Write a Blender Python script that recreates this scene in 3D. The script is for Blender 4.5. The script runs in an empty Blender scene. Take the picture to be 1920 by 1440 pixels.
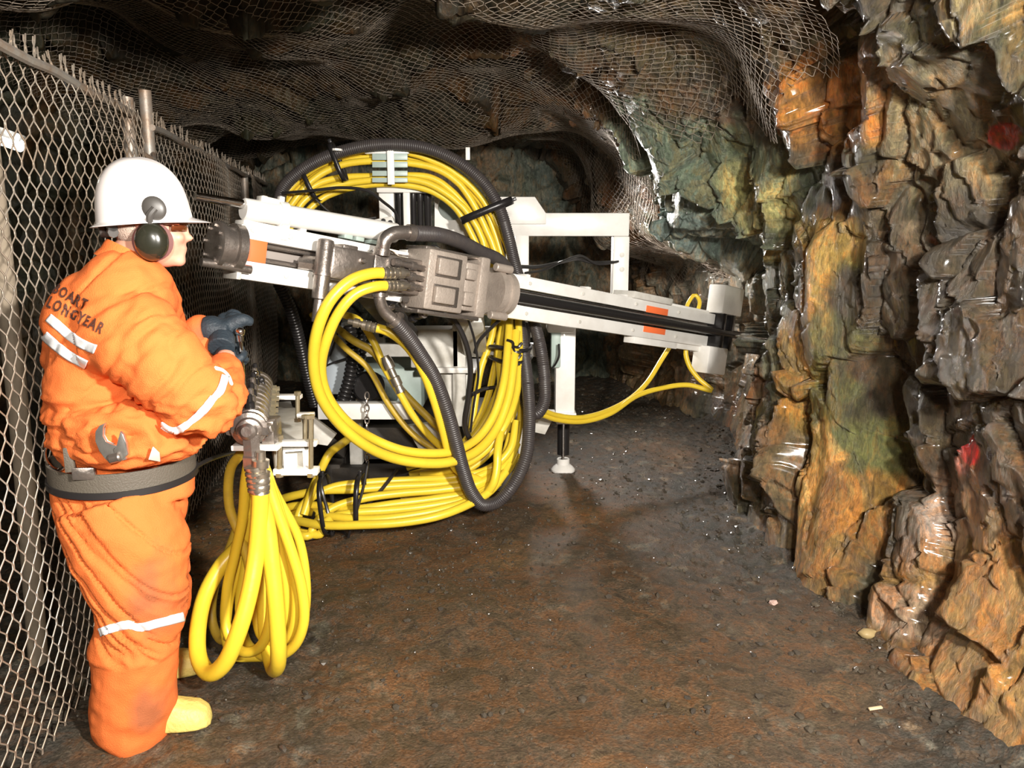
import bpy, bmesh, math, random
import numpy as np
from mathutils import Vector, Matrix, Quaternion
from mathutils.bvhtree import BVHTree
scene = bpy.context.scene
COL = scene.collection

# ------------------------------------------------------------------ camera
FPX = 1500.0
HORIZON = 450.0
CAMH = 1.6
PITCH = math.atan((720 - HORIZON) / FPX)
cam_d = bpy.data.cameras.new('camera'); cam = bpy.data.objects.new('camera', cam_d)
COL.objects.link(cam); scene.camera = cam
cam_d.sensor_width = 36; cam_d.lens = 36 * FPX / 1920; cam_d.clip_start = 0.05
cam.location = (0, 0, CAMH); cam.rotation_euler = (math.pi / 2 - PITCH, 0, 0)

# ------------------------------------------------------------------ world, lights, exposure
w = bpy.data.worlds.new('world'); scene.world = w; w.use_nodes = True
w.node_tree.nodes['Background'].inputs[0].default_value = (.75, .85, 1, 1)
w.node_tree.nodes['Background'].inputs[1].default_value = .15
scene.view_settings.view_transform = 'Standard'; scene.view_settings.look = 'None'
scene.view_settings.exposure = 0.0; scene.view_settings.gamma = 1.0
scene.view_settings.use_curve_mapping = False

def area(name, loc, aim, size, power, col=(1, 1, 1), spread=180):
    d = bpy.data.lights.new(name, 'AREA'); o = bpy.data.objects.new(name, d); COL.objects.link(o)
    d.shape = 'DISK'; d.size = size; d.energy = power; d.color = col; d.spread = math.radians(spread)
    o.location = loc
    o.rotation_euler = (Vector(aim) - Vector(loc)).to_track_quat('-Z', 'Y').to_euler()
    return o
area('flash_lamp', (1.12, .05, 2.12), (.1, 4.6, 1.0), .20, 300, (1, .95, .88))
area('camera_side_fill', (.30, -1.3, 2.35), (.6, 4.4, .9), .30, 175, (1, .94, .85))  # unseen fill added behind the camera to lift the whole scene
area('far_work_lamp', (.15, 7.2, 1.75), (1.7, 5.2, .6), .30, 34, (1, .95, .9), 110)

# ------------------------------------------------------------------ pixel -> place
_c, _s = math.cos(PITCH), math.sin(PITCH)
def ray(px, py):
    a = (px - 960) / FPX; b = (720 - py) / FPX
    return Vector((a, _c + b * _s, -_s + b * _c))
def P(px, py, d):
    r = ray(px, py); return Vector((0, 0, CAMH)) + r * (d / r.y)
def F(px, py, z=0.0):
    r = ray(px, py); return Vector((0, 0, CAMH)) + r * ((z - CAMH) / r.z)

# ------------------------------------------------------------------ materials
MATS = {}
def mat(name, col, rough=.5, metal=0.0, bump=0.0, bscale=40, var=0.0, vscale=6, var_col=None, spec=.5, coat=0.0, rvar=0.0):
    if name in MATS: return MATS[name]
    m = bpy.data.materials.new(name); m.use_nodes = True; nt = m.node_tree; N = nt.nodes; L = nt.links
    b = N['Principled BSDF']
    b.inputs['Base Color'].default_value = (*col, 1); b.inputs['Roughness'].default_value = rough
    b.inputs['Metallic'].default_value = metal; b.inputs['Specular IOR Level'].default_value = spec
    b.inputs['Coat Weight'].default_value = coat
    tc = N.new('ShaderNodeTexCoord')
    n = N.new('ShaderNodeTexNoise'); n.inputs['Scale'].default_value = vscale; n.inputs['Detail'].default_value = 8
    n.inputs['Roughness'].default_value = .65
    L.new(tc.outputs['Object'], n.inputs['Vector'])
    if var > 0:
        r = N.new('ShaderNodeValToRGB'); L.new(n.outputs['Fac'], r.inputs['Fac'])
        r.color_ramp.elements[0].position = .42; r.color_ramp.elements[1].position = .68
        r.color_ramp.elements[0].color = (*col, 1)
        vc = var_col or tuple(c * .4 for c in col)
        r.color_ramp.elements[1].color = tuple(col[i] * (1 - var) + vc[i] * var for i in range(3)) + (1,)
        L.new(r.outputs['Color'], b.inputs['Base Color'])
    if rvar > 0:
        mr = N.new('ShaderNodeMapRange'); L.new(n.outputs['Fac'], mr.inputs['Value'])
        mr.inputs['From Min'].default_value = .35; mr.inputs['From Max'].default_value = .65
        mr.inputs['To Min'].default_value = max(.03, rough - rvar); mr.inputs['To Max'].default_value = rough + rvar
        L.new(mr.outputs['Result'], b.inputs['Roughness'])
    if bump > 0:
        n2 = N.new('ShaderNodeTexNoise'); n2.inputs['Scale'].default_value = bscale; n2.inputs['Detail'].default_value = 4
        L.new(tc.outputs['Object'], n2.inputs['Vector'])
        bp = N.new('ShaderNodeBump'); bp.inputs['Strength'].default_value = bump; bp.inputs['Distance'].default_value = .01
        L.new(n2.outputs['Fac'], bp.inputs['Height']); L.new(bp.outputs['Normal'], b.inputs['Normal'])
    MATS[name] = m; return m

# ------------------------------------------------------------------ object helpers
def root(name, label, cat, loc=(0, 0, 0), group=None):
    o = bpy.data.objects.new(name, None); COL.objects.link(o); o.location = loc
    o.empty_display_size = .1
    o['label'] = label; o['category'] = cat
    if group: o['group'] = group
    return o
def world_loc(o):
    v = Vector((0, 0, 0))
    while o is not None: v += o.location; o = o.parent
    return v
def obj(name, bm, m, parent=None, smooth=True, label=None, cat=None, group=None, kind=None, angle=35):
    """links a bmesh given in world coordinates as ONE mesh object"""
    bmesh.ops.recalc_face_normals(bm, faces=bm.faces[:])
    me = bpy.data.meshes.new(name); o = bpy.data.objects.new(name, me); COL.objects.link(o)
    if parent is None and bm.verts:
        co = [v.co for v in bm.verts]
        c = Vector((sum(v.x for v in co) / len(co), sum(v.y for v in co) / len(co), min(v.z for v in co)))
        o.location = c
    elif parent is not None:
        o.parent = parent
    off = world_loc(o)
    for v in bm.verts: v.co -= off
    if smooth:
        for f in bm.faces: f.smooth = True
        ca = math.radians(angle)
        for e in bm.edges:
            if len(e.link_faces) == 2 and e.calc_face_angle(0) > ca: e.smooth = False
    bm.to_mesh(me); bm.free()
    if m: me.materials.append(m)
    if label: o['label'] = label
    if cat: o['category'] = cat
    if group: o['group'] = group
    if kind: o['kind'] = kind
    return o

def add_box(bm, c, ax, ay, az, bevel=.004):
    """box at c with half-axis vectors"""
    c = Vector(c); vs = []
    for sx in (-1, 1):
        for sy in (-1, 1):
            for sz in (-1, 1):
                vs.append(bm.verts.new(c + ax * sx + ay * sy + az * sz))
    idx = [(0, 1, 3, 2), (4, 6, 7, 5), (0, 4, 5, 1), (2, 3, 7, 6), (0, 2, 6, 4), (1, 5, 7, 3)]
    fs = [bm.faces.new([vs[i] for i in q]) for q in idx]
    if bevel > 0:
        es = list({e for f in fs for e in f.edges})
        bmesh.ops.bevel(bm, geom=es, offset=min(bevel, ax.length * .6, ay.length * .6, az.length * .6), segments=2, affect='EDGES', profile=.5)
def wbox(bm, lo, hi, bevel=.004):
    lo = Vector(lo); hi = Vector(hi); h = (hi - lo) / 2
    add_box(bm, (lo + hi) / 2, Vector((h.x, 0, 0)), Vector((0, h.y, 0)), Vector((0, 0, h.z)), bevel)
def pbox(bm, x0, y0, x1, y1, d, th, bevel=.004):
    """box facing the tunnel mouth, its front face spanning two pixels at distance d"""
    a = P(x0, y1, d); b = P(x1, y0, d)
    wbox(bm, (a.x, d, a.z), (b.x, d + th, b.z), bevel)
def beam(bm, a, b, w_, h_, bevel=.004, up=Vector((0, 0, 1))):
    a = Vector(a); b = Vector(b); u = (b - a); L_ = u.length; u.normalize()
    s = u.cross(up)
    if s.length < .05: s = u.cross(Vector((0, 1, 0)))
    s.normalize(); t = s.cross(u).normalized()
    add_box(bm, (a + b) / 2, u * L_ / 2, s * w_ / 2, t * h_ / 2, bevel)
def cyl(bm, a, b, r, n=24, r2=None, cap=True, bevel=0.0):
    a = Vector(a); b = Vector(b); u = (b - a).normalized()
    s = u.orthogonal().normalized(); t = u.cross(s)
    r2 = r if r2 is None else r2
    if bevel > 0:
        L_ = (b - a).length
        prof = [(0, r - bevel), (bevel, r), (L_ - bevel, r2), (L_, r2 - bevel)]
    else:
        prof = [(0, r), ((b - a).length, r2)]
    lathe(bm, a, u, prof, n, cap)
def lathe(bm, o, u, prof, n=24, cap=True):
    o = Vector(o); u = Vector(u).normalized(); s = u.orthogonal().normalized(); t = u.cross(s)
    rings = []
    for (h, r) in prof:
        rings.append([bm.verts.new(o + u * h + (s * math.cos(2 * math.pi * k / n) + t * math.sin(2 * math.pi * k / n)) * max(r, 1e-4)) for k in range(n)])
    for i in range(len(rings) - 1):
        for k in range(n):
            bm.faces.new([rings[i][k], rings[i][(k + 1) % n], rings[i + 1][(k + 1) % n], rings[i + 1][k]])
    if cap:
        bm.faces.new(rings[0][::-1]); bm.faces.new(rings[-1])
def catmull(pts, seg=12, closed=False):
    pts = [Vector(p) for p in pts]; n = len(pts); out = []
    if n == 2: return [pts[0].lerp(pts[1], k / seg) for k in range(seg + 1)]
    def knot(i): return pts[i % n] if closed else (pts[i] if 0 <= i < n else (2 * pts[0] - pts[1] if i < 0 else 2 * pts[-1] - pts[-2]))
    rng = n if closed else n - 1
    for i in range(rng):
        p0, p1, p2, p3 = knot(i - 1), knot(i), knot(i + 1), knot(i + 2)
        a = max((p1 - p0).length, 1e-4) ** .5; b = max((p2 - p1).length, 1e-4) ** .5; c = max((p3 - p2).length, 1e-4) ** .5
        t0, t1, t2, t3 = 0, a, a + b, a + b + c
        for k in range(seg):
            t = t1 + (t2 - t1) * k / seg
            A1 = p0 * ((t1 - t) / (t1 - t0)) + p1 * ((t - t0) / (t1 - t0))
            A2 = p1 * ((t2 - t) / (t2 - t1)) + p2 * ((t - t1) / (t2 - t1))
            A3 = p2 * ((t3 - t) / (t3 - t2)) + p3 * ((t - t2) / (t3 - t2))
            B1 = A1 * ((t2 - t) / (t2 - t0)) + A2 * ((t - t0) / (t2 - t0))
            B2 = A2 * ((t3 - t) / (t3 - t1)) + A3 * ((t - t1) / (t3 - t1))
            out.append(B1 * ((t2 - t) / (t2 - t1)) + B2 * ((t - t1) / (t2 - t1)))
    if not closed: out.append(pts[-1].copy())
    return out
def resample(path, step):
    out = [path[0].copy()]; acc = 0
    for a, b in zip(path, path[1:]):
        L_ = (b - a).length
        while acc + L_ >= step:
            a = a.lerp(b, (step - acc) / L_); out.append(a.copy()); L_ = (b - a).length; acc = 0
            if L_ < 1e-9: break
        acc += L_
    if (out[-1] - path[-1]).length > step * .3: out.append(path[-1].copy())
    return out
def sweep(bm, path, r, n=10, cap=True, rfun=None, closed=False):
    """tube along a path with parallel-transported rings"""
    m = len(path); rings = []
    tan = []
    for i in range(m):
        if closed: t = path[(i + 1) % m] - path[i - 1]
        else: t = path[min(i + 1, m - 1)] - path[max(i - 1, 0)]
        tan.append(t.normalized() if t.length > 1e-9 else (tan[-1] if tan else Vector((0, 0, 1))))
    s = tan[0].orthogonal().normalized()
    for i in range(m):
        if i:
            q = tan[i - 1].rotation_difference(tan[i]); s = q @ s
        s = (s - tan[i] * s.dot(tan[i])).normalized(); t = tan[i].cross(s)
        rr = r if rfun is None else rfun(i)
        rings.append([bm.verts.new(path[i] + (s * math.cos(2 * math.pi * k / n) + t * math.sin(2 * math.pi * k / n)) * rr) for k in range(n)])
    for i in range(m if closed else m - 1):
        j = (i + 1) % m; sh = 0
        if closed and j == 0:
            sh = min(range(n), key=lambda q: (rings[i][0].co - rings[0][q].co).length)
        for k in range(n):
            bm.faces.new([rings[i][k], rings[i][(k + 1) % n], rings[j][(k + 1 + sh) % n], rings[j][(k + sh) % n]])
    if cap and not closed:
        bm.faces.new(rings[0][::-1]); bm.faces.new(rings[-1])
def prism(bm, poly, ext, bevel=0.0):
    """polygon (list of points) pushed by vector ext"""
    a = [bm.verts.new(Vector(p)) for p in poly]; b = [bm.verts.new(Vector(p) + ext) for p in poly]
    n = len(poly); fs = [bm.faces.new(a), bm.faces.new(b[::-1])]
    for i in range(n): fs.append(bm.faces.new([a[i], b[i], b[(i + 1) % n], a[(i + 1) % n]]))
    if bevel > 0:
        es = list({e for f in fs for e in f.edges})
        bmesh.ops.bevel(bm, geom=es, offset=bevel, segments=2, affect='EDGES', profile=.5)
def B(): return bmesh.new()

# ------------------------------------------------------------------ numpy noise
_rng = np.random.RandomState(7)
_T = _rng.rand(64, 64, 64).astype(np.float32)
def vnoise(p):
    i = np.floor(p).astype(int); f = p - i; f = f * f * (3 - 2 * f)
    x0, y0, z0 = (i[:, 0] & 63), (i[:, 1] & 63), (i[:, 2] & 63); x1, y1, z1 = (x0 + 1) & 63, (y0 + 1) & 63, (z0 + 1) & 63
    fx, fy, fz = f[:, 0], f[:, 1], f[:, 2]
    a = _T[x0, y0, z0] * (1 - fx) + _T[x1, y0, z0] * fx; b = _T[x0, y1, z0] * (1 - fx) + _T[x1, y1, z0] * fx
    c = _T[x0, y0, z1] * (1 - fx) + _T[x1, y0, z1] * fx; d = _T[x0, y1, z1] * (1 - fx) + _T[x1, y1, z1] * fx
    return (a * (1 - fy) + b * fy) * (1 - fz) + (c * (1 - fy) + d * fy) * fz
def fbm(p, s=1.0, o=4, off=0.0):
    v = 0; a = .5; t = 0; q = p * s + off
    for _ in range(o):
        v = v + a * vnoise(q); t += a; q = q * 2.03 + 11.7; a *= .5
    return v / t
def blocks(p, cell, seed, tilt=.5, hgt=.5, an=(1, 1, 1), warp=.35):
    """broken-rock facets: each cell is a tilted plane; returns height, cell id, edge distance"""
    an = np.array(an); q = p / (cell * an)
    wv = np.stack([fbm(p, 1.6 / cell, 3, k * 9.1 + seed) for k in range(3)], 1) - .5
    q = q + wv * warp * 2
    i = np.floor(q).astype(int)
    best = np.full(len(p), 9.0); sec = np.full(len(p), 9.0); bid = np.zeros(len(p), int); bv = np.zeros((len(p), 3))
    r = np.random.RandomState(seed); T3 = r.rand(32, 32, 32, 3); 
    for dx in (-1, 0, 1):
        for dy in (-1, 0, 1):
            for dz in (-1, 0, 1):
                c = i + (dx, dy, dz); m = c & 31
                s = c + T3[m[:, 0], m[:, 1], m[:, 2]]
                v = q - s; d = np.sqrt((v * v).sum(1))
                cid = m[:, 0] * 1024 + m[:, 1] * 32 + m[:, 2]
                nb = d < best
                sec = np.where(nb, best, np.minimum(sec, d))
                bid = np.where(nb, cid, bid); bv = np.where(nb[:, None], v, bv); best = np.where(nb, d, best)
    g = (np.random.RandomState(seed + 1).rand(32768, 3) - .5) * 2 * tilt; h = (np.random.RandomState(seed + 2).rand(32768) - .5) * 2 * hgt
    return (h[bid] + (g[bid] * bv).sum(1)) * cell, bid, sec - best
# ------------------------------------------------------------------ tunnel surface
BASE = [(1.0, 1.62), (2.0, 1.55), (2.67, 1.47), (3.04, 1.50), (3.3, 1.48), (3.55, 1.47), (3.8, 1.38), (4.28, 1.31), (4.8, 1.40), (5.3, 1.56),
        (6.3, 1.80), (6.86, 1.78), (7.3, 1.55), (8.1, 1.33), (8.8, 1.2), (9.6, 1.1)]
_by = np.array([b[0] for b in BASE]); _bx = np.array([b[1] for b in BASE])
XL = -3.3
def section(n):
    """rounded-box tunnel section: arc fraction t -> (x fraction -1..1, z fraction 0..1)"""
    th = np.linspace(0, math.pi, 4000); e = .30
    x = np.sign(np.cos(th)) * np.abs(np.cos(th)) ** e; z = np.abs(np.sin(th)) ** e
    L_ = np.concatenate([[0], np.cumsum(np.hypot(np.diff(x) * 2.3, np.diff(z) * 2.75))]); L_ /= L_[-1]
    return L_, x, z
_SL, _SX, _SZ = section(0)
def base_surface(y, t):
    xf = np.interp(t, _SL, _SX); zf = np.interp(t, _SL, _SZ)
    xb = np.interp(y, _by, _bx)
    H = 2.72 - .035 * (y - 4) + .12 * np.sin(y * 1.7)
    z = zf * (H + .12) - .12
    # a buttress of greenish rock stands out above the drill end
    def ss(a, b, v): v = np.clip((v - a) / (b - a), 0, 1); return v * v * (3 - 2 * v)
    but = .62 * ss(4.55, 5.35, y + .35 * (z - 1.9)) * ss(1.38, 1.72, z) * (1 - .45 * ss(7.2, 8.2, y))
    # the right wall undercuts towards its foot and leans in above
    lean = np.interp(z, [-.2, .0, .5, 1.0, 1.6, 2.2, 2.8], [0, .0, .10, .13, .10, .05, .0]) - np.interp(y, [4.6, 6.2, 7.5, 9], [0, 0, .10, .10]) * np.clip((z - .6) / 1.3, 0, 1)
    yc = np.interp(z, [0, .6, 1.3, 1.8], [3.52, 3.60, 3.68, 3.75])
    pil = .11 * np.exp(-((y - yc) / .15) ** 2) * ss(1.9, 1.5, z) - .17 * np.exp(-((y - yc - .27) / .055) ** 2) * ss(1.0, .7, z) - .10 * np.exp(-((y - yc + .30) / .08) ** 2) * ss(1.5, .9, z)
    xr = xb + lean - but - pil
    c = (xr + XL) / 2; a = (xr - XL) / 2
    return np.stack([c + a * xf, y + 0 * t, z], 1)
def surf_normal(y, t):
    e = .004
    d = base_surface(y, np.clip(t + e, 0, 1)) - base_surface(y, np.clip(t - e, 0, 1))
    n = np.stack([-d[:, 2], 0 * d[:, 0], d[:, 0]], 1); n /= np.linalg.norm(n, axis=1)[:, None] + 1e-9
    return n     # points into the tunnel for growing t
def rock_disp(p):
    h1, id1, e1 = blocks(p, .62, 3, .62, .33, (1, 1, 1.5), .16)
    h2, id2, e2 = blocks(p + 5, .24, 11, .75, .26, (1, 1, 1.35), .16)
    h3, id3, e3 = blocks(p + 9, .085, 23, .8, .20, (1, 1, 1.2), .2)
    n = fbm(p, 1.1, 3, 3.3) - .5
    crack = -np.clip(.045 - e1, 0, .045) * .9 - np.clip(.04 - e2, 0, .04) * .5
    soft = 1 - .75 * np.exp(-((p[:, 1] - 3.62) / .22) ** 2) * (p[:, 0] > .5) * (p[:, 2] < 1.9)
    return (h1 * .50 + h2 * .46 + h3 * .26 + crack) * soft + n * .22, id1, id2, id3, e1, e2
def region_disp_scale(p):
    s = np.ones(len(p))
    s *= np.interp(p[:, 2], [-.2, .05, .35], [.25, .35, 1])
    return s
def surface(y, t, off=0.0, smooth=False):
    p = base_surface(y, t); n = surf_normal(y, t)
    d, i1, i2, i3, e1, e2 = rock_disp(p)
    # the ochre pillar stands proud and smoother
    if smooth:
        h1, _, _ = blocks(p, .62, 3, .55, .33, (1, 1, 1.5), .30)
        d = h1 * .46 + (fbm(p, 1.1, 3, 3.3) - .5) * .28
    d = d * region_disp_scale(p)
    return p + n * (d + off)[:, None], (i1, i2, i3, e1, e2, d)

# colour stains of the rock, with brightness painted in on dim patches, each: (depth y, height z, radius y, radius z, colour, strength)
STAINS_AND_LIFTS = [
 (8.4, .5, 1.2, .8, (.34, .22, .11), .8), (5.3, 1.85, 1.0, .55, (.28, .33, .24), .95), (5.6, 1.6, .6, .35, (.27, .35, .33), .8), (5.0, 2.05, .5, .3, (.15, .19, .13), .8),  # buttress greens painted brighter to make up for lamp falloff
 (4.35, 1.85, .45, .45, (.13, .155, .09), .9), (4.5, 1.75, .28, .22, (.42, .38, .15), .9), (4.1, 1.55, .3, .2, (.30, .21, .06), .7), (4.6, 1.2, .7, .4, (.12, .14, .085), .7),
 (3.72, 1.35, .20, .52, (.44, .27, .07), 1.0), (3.86, .98, .22, .35, (.33, .19, .045), .9), (3.66, .85, .18, .34, (.17, .15, .045), .85), (3.5, 1.0, .12, .6, (.12, .12, .035), .8),
 (3.62, .30, .17, .40, (.62, .37, .11), 1.0), (3.48, .3, .14, .5, (.26, .13, .03), .9), (4.0, .25, .25, .4, (.19, .12, .055), .8),
 (5.1, .35, .75, .45, (.42, .35, .30), .65), (5.9, .5, .8, .5, (.30, .21, .11), .7), (6.9, 1.15, 1.3, .5, (.42, .37, .29), .9), (5.2, 1.3, .6, .3, (.34, .34, .26), .8),  # wide pale patch paints brightness onto rock that renders dark
 (3.6, 2.15, .4, .18, (.38, .16, .03), .9), (3.2, 2.28, .16, .16, (.46, .34, .25), .85), (2.95, 2.0, .3, .36, (.23, .175, .09), .75), (2.5, 2.28, .11, .09, (.42, .30, .12), .6),
 (2.8, 1.30, .8, .62, (.060, .042, .022), 1.1), (3.02, .52, .17, .26, (.42, .33, .27), .75), (2.55, .20, .8, .36, (.30, .165, .052), .95), (2.95, .14, .18, .14, (.45, .32, .24), .6),
 (2.77, .84, .055, .055, (.85, .02, .02), 1.6), (3.33, 1.01, .05, .075, (.70, .03, .03), 1.3), (2.71, 1.94, .07, .04, (.6, .03, .02), 1.2), (2.82, .79, .09, .06, (.50, .14, .10), .6)]
def rock_color(p, ids, base_mul=1.0, right=True, stains_and_lifts=True):
    i1, i2, i3, e1, e2, d = ids
    n = len(p); r = np.random.RandomState(5).rand(32768, 3)
    brown = np.array((.105, .062, .027)); grey = np.array((.078, .064, .044)); rust = np.array((.20, .085, .020)); pale = np.array((.26, .18, .11)); green = np.array((.075, .075, .036))
    f = fbm(p, 2.2, 4, 1.0)[:, None]; g = fbm(p, 5.5, 4, 7.0)[:, None]; hN = fbm(p * np.array([1, 1, .35]), 3.5, 4, 21.0)[:, None]
    c = brown * (1 - f) + grey * f
    c = c * (.65 + .7 * r[i2, 0][:, None]) 
    c = c + (rust - c) * np.clip((hN - .52) * 6, 0, .8)
    c = c + (pale - c) * (np.clip((g - .60) * 7, 0, .7) * (r[i3, 1][:, None] > .35))
    c = c + (green - c) * np.clip((fbm(p, 1.3, 3, 31.0)[:, None] - .56) * 6, 0, .6)
    WY = (fbm(p, 3.2, 6, 41.0) - .5) * 2.1; WZ = (fbm(p, 3.2, 6, 51.0) - .5) * 2.1; GM = fbm(p, 16, 4, 61.0)
    for (y0, z0, ry, rz, col, st) in (STAINS_AND_LIFTS if stains_and_lifts else []):
        wy = WY; wz = WZ
        q = ((p[:, 1] - y0) / ry + wy) ** 2 + ((p[:, 2] - z0) / rz + wz) ** 2
        m = (np.clip((1.25 - q) * 2.0, 0, 1) * st * (.35 + .5 * g[:, 0] + .8 * GM))[:, None]
        m = np.clip(m, 0, 1)
        c = c + (np.array(col) * (.75 + .5 * r[i3, 2][:, None]) - c) * m
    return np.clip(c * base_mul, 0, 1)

def rock_material(name, wet=.5, bump=.6, vor=.25):
    m = bpy.data.materials.new(name); m.use_nodes = True; nt = m.node_tree; N = nt.nodes; L = nt.links
    b = N['Principled BSDF']
    at = N.new('ShaderNodeAttribute'); at.attribute_name = 'Col'
    tc = N.new('ShaderNodeTexCoord')
    n1 = N.new('ShaderNodeTexNoise'); n1.inputs['Scale'].default_value = 42; n1.inputs['Detail'].default_value = 9; n1.inputs['Roughness'].default_value = .7
    n1.inputs['Distortion'].default_value = .6
    mp = N.new('ShaderNodeMapping'); mp.inputs['Scale'].default_value = (1, 1, .45); L.new(tc.outputs['Object'], mp.inputs['Vector'])
    L.new(mp.outputs['Vector'], n1.inputs['Vector'])
    r = N.new('ShaderNodeMapRange'); r.inputs['From Min'].default_value = .3; r.inputs['From Max'].default_value = .7
    r.inputs['To Min'].default_value = .35; r.inputs['To Max'].default_value = 1.75
    L.new(n1.outputs['Fac'], r.inputs['Value'])
    mx = N.new('ShaderNodeMix'); mx.data_type = 'RGBA'; mx.blend_type = 'MULTIPLY'; mx.inputs[0].default_value = 1
    n5 = N.new('ShaderNodeTexNoise'); n5.inputs['Scale'].default_value = 8; n5.inputs['Detail'].default_value = 12; n5.inputs['Roughness'].default_value = .75; n5.inputs['Distortion'].default_value = 1.2
    L.new(mp.outputs['Vector'], n5.inputs['Vector'])
    tint = N.new('ShaderNodeValToRGB'); L.new(n5.outputs['Fac'], tint.inputs['Fac']); e = tint.color_ramp.elements
    e[0].position = .34; e[0].color = (.42, .40, .42, 1); e[1].position = .70; e[1].color = (1.9, 1.55, 1.25, 1)
    for ps, cl in ((.44, (.78, .85, .80)), (.50, (1.0, 1.0, 1.0)), (.56, (1.35, 1.0, .70)), (.62, (.75, .72, .66))):
        q = e.new(ps); q.color = (*cl, 1)
    m0 = N.new('ShaderNodeMix'); m0.data_type = 'RGBA'; m0.blend_type = 'MULTIPLY'; m0.inputs[0].default_value = 1
    L.new(at.outputs['Color'], m0.inputs[6]); L.new(tint.outputs['Color'], m0.inputs[7])
    L.new(m0.outputs[2], mx.inputs[6]); L.new(r.outputs['Result'], mx.inputs[7]); L.new(mx.outputs[2], b.inputs['Base Color'])
    n2 = N.new('ShaderNodeTexNoise'); n2.inputs['Scale'].default_value = 3.2; n2.inputs['Detail'].default_value = 5
    L.new(tc.outputs['Object'], n2.inputs['Vector'])
    r2 = N.new('ShaderNodeMapRange'); r2.inputs['From Min'].default_value = .38; r2.inputs['From Max'].default_value = .62
    r2.inputs['To Min'].default_value = .52 - wet * .36; r2.inputs['To Max'].default_value = .62 if wet < .6 else .45
    L.new(n2.outputs['Fac'], r2.inputs['Value']); L.new(r2.outputs['Result'], b.inputs['Roughness'])
    b.inputs['Specular IOR Level'].default_value = .75 if wet > .6 else .4
    b.inputs['Coat Weight'].default_value = .55 if wet > .6 else .0; b.inputs['Coat Roughness'].default_value = .14
    n3 = N.new('ShaderNodeTexNoise'); n3.inputs['Scale'].default_value = 34; n3.inputs['Detail'].default_value = 12; n3.inputs['Roughness'].default_value = .74
    L.new(mp.outputs['Vector'], n3.inputs['Vector'])
    vo = N.new('ShaderNodeTexVoronoi'); vo.inputs['Scale'].default_value = 38; L.new(mp.outputs['Vector'], vo.inputs['Vector'])
    ad = N.new('ShaderNodeMath'); ad.operation = 'ADD'; vm = N.new('ShaderNodeMath'); vm.operation = 'MULTIPLY'; vm.inputs[1].default_value = vor; L.new(vo.outputs['Distance'], vm.inputs[0]); L.new(n3.outputs['Fac'], ad.inputs[0]); L.new(vm.outputs[0], ad.inputs[1])
    bp = N.new('ShaderNodeBump'); bp.inputs['Strength'].default_value = bump; bp.inputs['Distance'].default_value = .035
    L.new(ad.outputs[0], bp.inputs['Height']); L.new(bp.outputs['Normal'], b.inputs['Normal'])
    return m

def grid_mesh(name, pts, col, nu, nv, m, **kw):
    """pts (nu*nv,3) laid out row by row -> one mesh object, coloured per vertex"""
    me = bpy.data.meshes.new(name)
    iu = np.arange((nu - 1) * (nv - 1)); a = (iu // (nv - 1)) * nv + iu % (nv - 1)
    f = np.stack([a, a + 1, a + nv + 1, a + nv], 1)
    c = pts.mean(0); c[2] = pts[:, 2].min(); v = pts - c
    me.vertices.add(len(v)); me.vertices.foreach_set('co', v.astype(np.float32).ravel())
    me.loops.add(len(f) * 4); me.loops.foreach_set('vertex_index', f.astype(np.int32).ravel())
    me.polygons.add(len(f)); me.polygons.foreach_set('loop_start', (np.arange(len(f)) * 4).astype(np.int32)); me.polygons.foreach_set('loop_total', np.full(len(f), 4, np.int32))
    me.update(calc_edges=True)
    me.polygons.foreach_set('use_smooth', np.full(len(f), kw.get('smooth', False)))
    if col is not None:
        ca = me.color_attributes.new('Col', 'FLOAT_COLOR', 'POINT')
        ca.data.foreach_set('color', np.concatenate([col, np.ones((len(col), 1))], 1).astype(np.float32).ravel())
    me.materials.append(m); me.validate()
    o = bpy.data.objects.new(name, me); COL.objects.link(o); o.location = c
    o['kind'] = 'structure'
    return o
def tunnel_piece(name, y0, y1, t0, t1, ny, nt_, m, mul=1.0, gy=1.0):
    st_ = name == 'wall_right'
    ys = y0 + (y1 - y0) * np.linspace(0, 1, ny) ** gy; ts = np.linspace(t0, t1, nt_)
    Y, T_ = np.meshgrid(ys, ts, indexing='ij')
    p, ids = surface(Y.ravel(), T_.ravel())
    return grid_mesh(name, p, rock_color(p, ids, mul, stains_and_lifts=st_), ny, nt_, m, smooth=True)
#STAINS_HERE
T_RIGHT = .36     # arc fraction where the right wall turns into the roof
T_LEFT = .70
M_rock = rock_material('wet_rock', .85, .75)
M_roof = rock_material('roof_rock', .25, .5)
tunnel_piece('wall_right', .6, 9.6, 0, T_RIGHT, 720, 400, M_rock, .88, 1.35)
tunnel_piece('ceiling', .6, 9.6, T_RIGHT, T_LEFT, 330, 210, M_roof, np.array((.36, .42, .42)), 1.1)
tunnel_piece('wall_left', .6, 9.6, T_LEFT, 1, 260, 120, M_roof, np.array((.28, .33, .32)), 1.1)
# far end of the heading
xs = np.linspace(-3.6, 2.2, 230); zs = np.linspace(-.1, 3.1, 130)
X, Z = np.meshgrid(xs, zs, indexing='ij'); pb = np.stack([X.ravel(), 9.0 + 0 * X.ravel() + .35 * np.sin(X.ravel() * 1.3), Z.ravel()], 1)
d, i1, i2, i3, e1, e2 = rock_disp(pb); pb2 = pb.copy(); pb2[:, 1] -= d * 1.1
grid_mesh('wall_back', pb2, np.clip(rock_color(pb, (i1, i2, i3, e1, e2, d), .8, stains_and_lifts=False) * .9 + np.array((.045, .070, .064)), 0, 1), 230, 130, M_roof, smooth=True)  # grey-green lift in the colour stands in for light on the far wall
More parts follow.
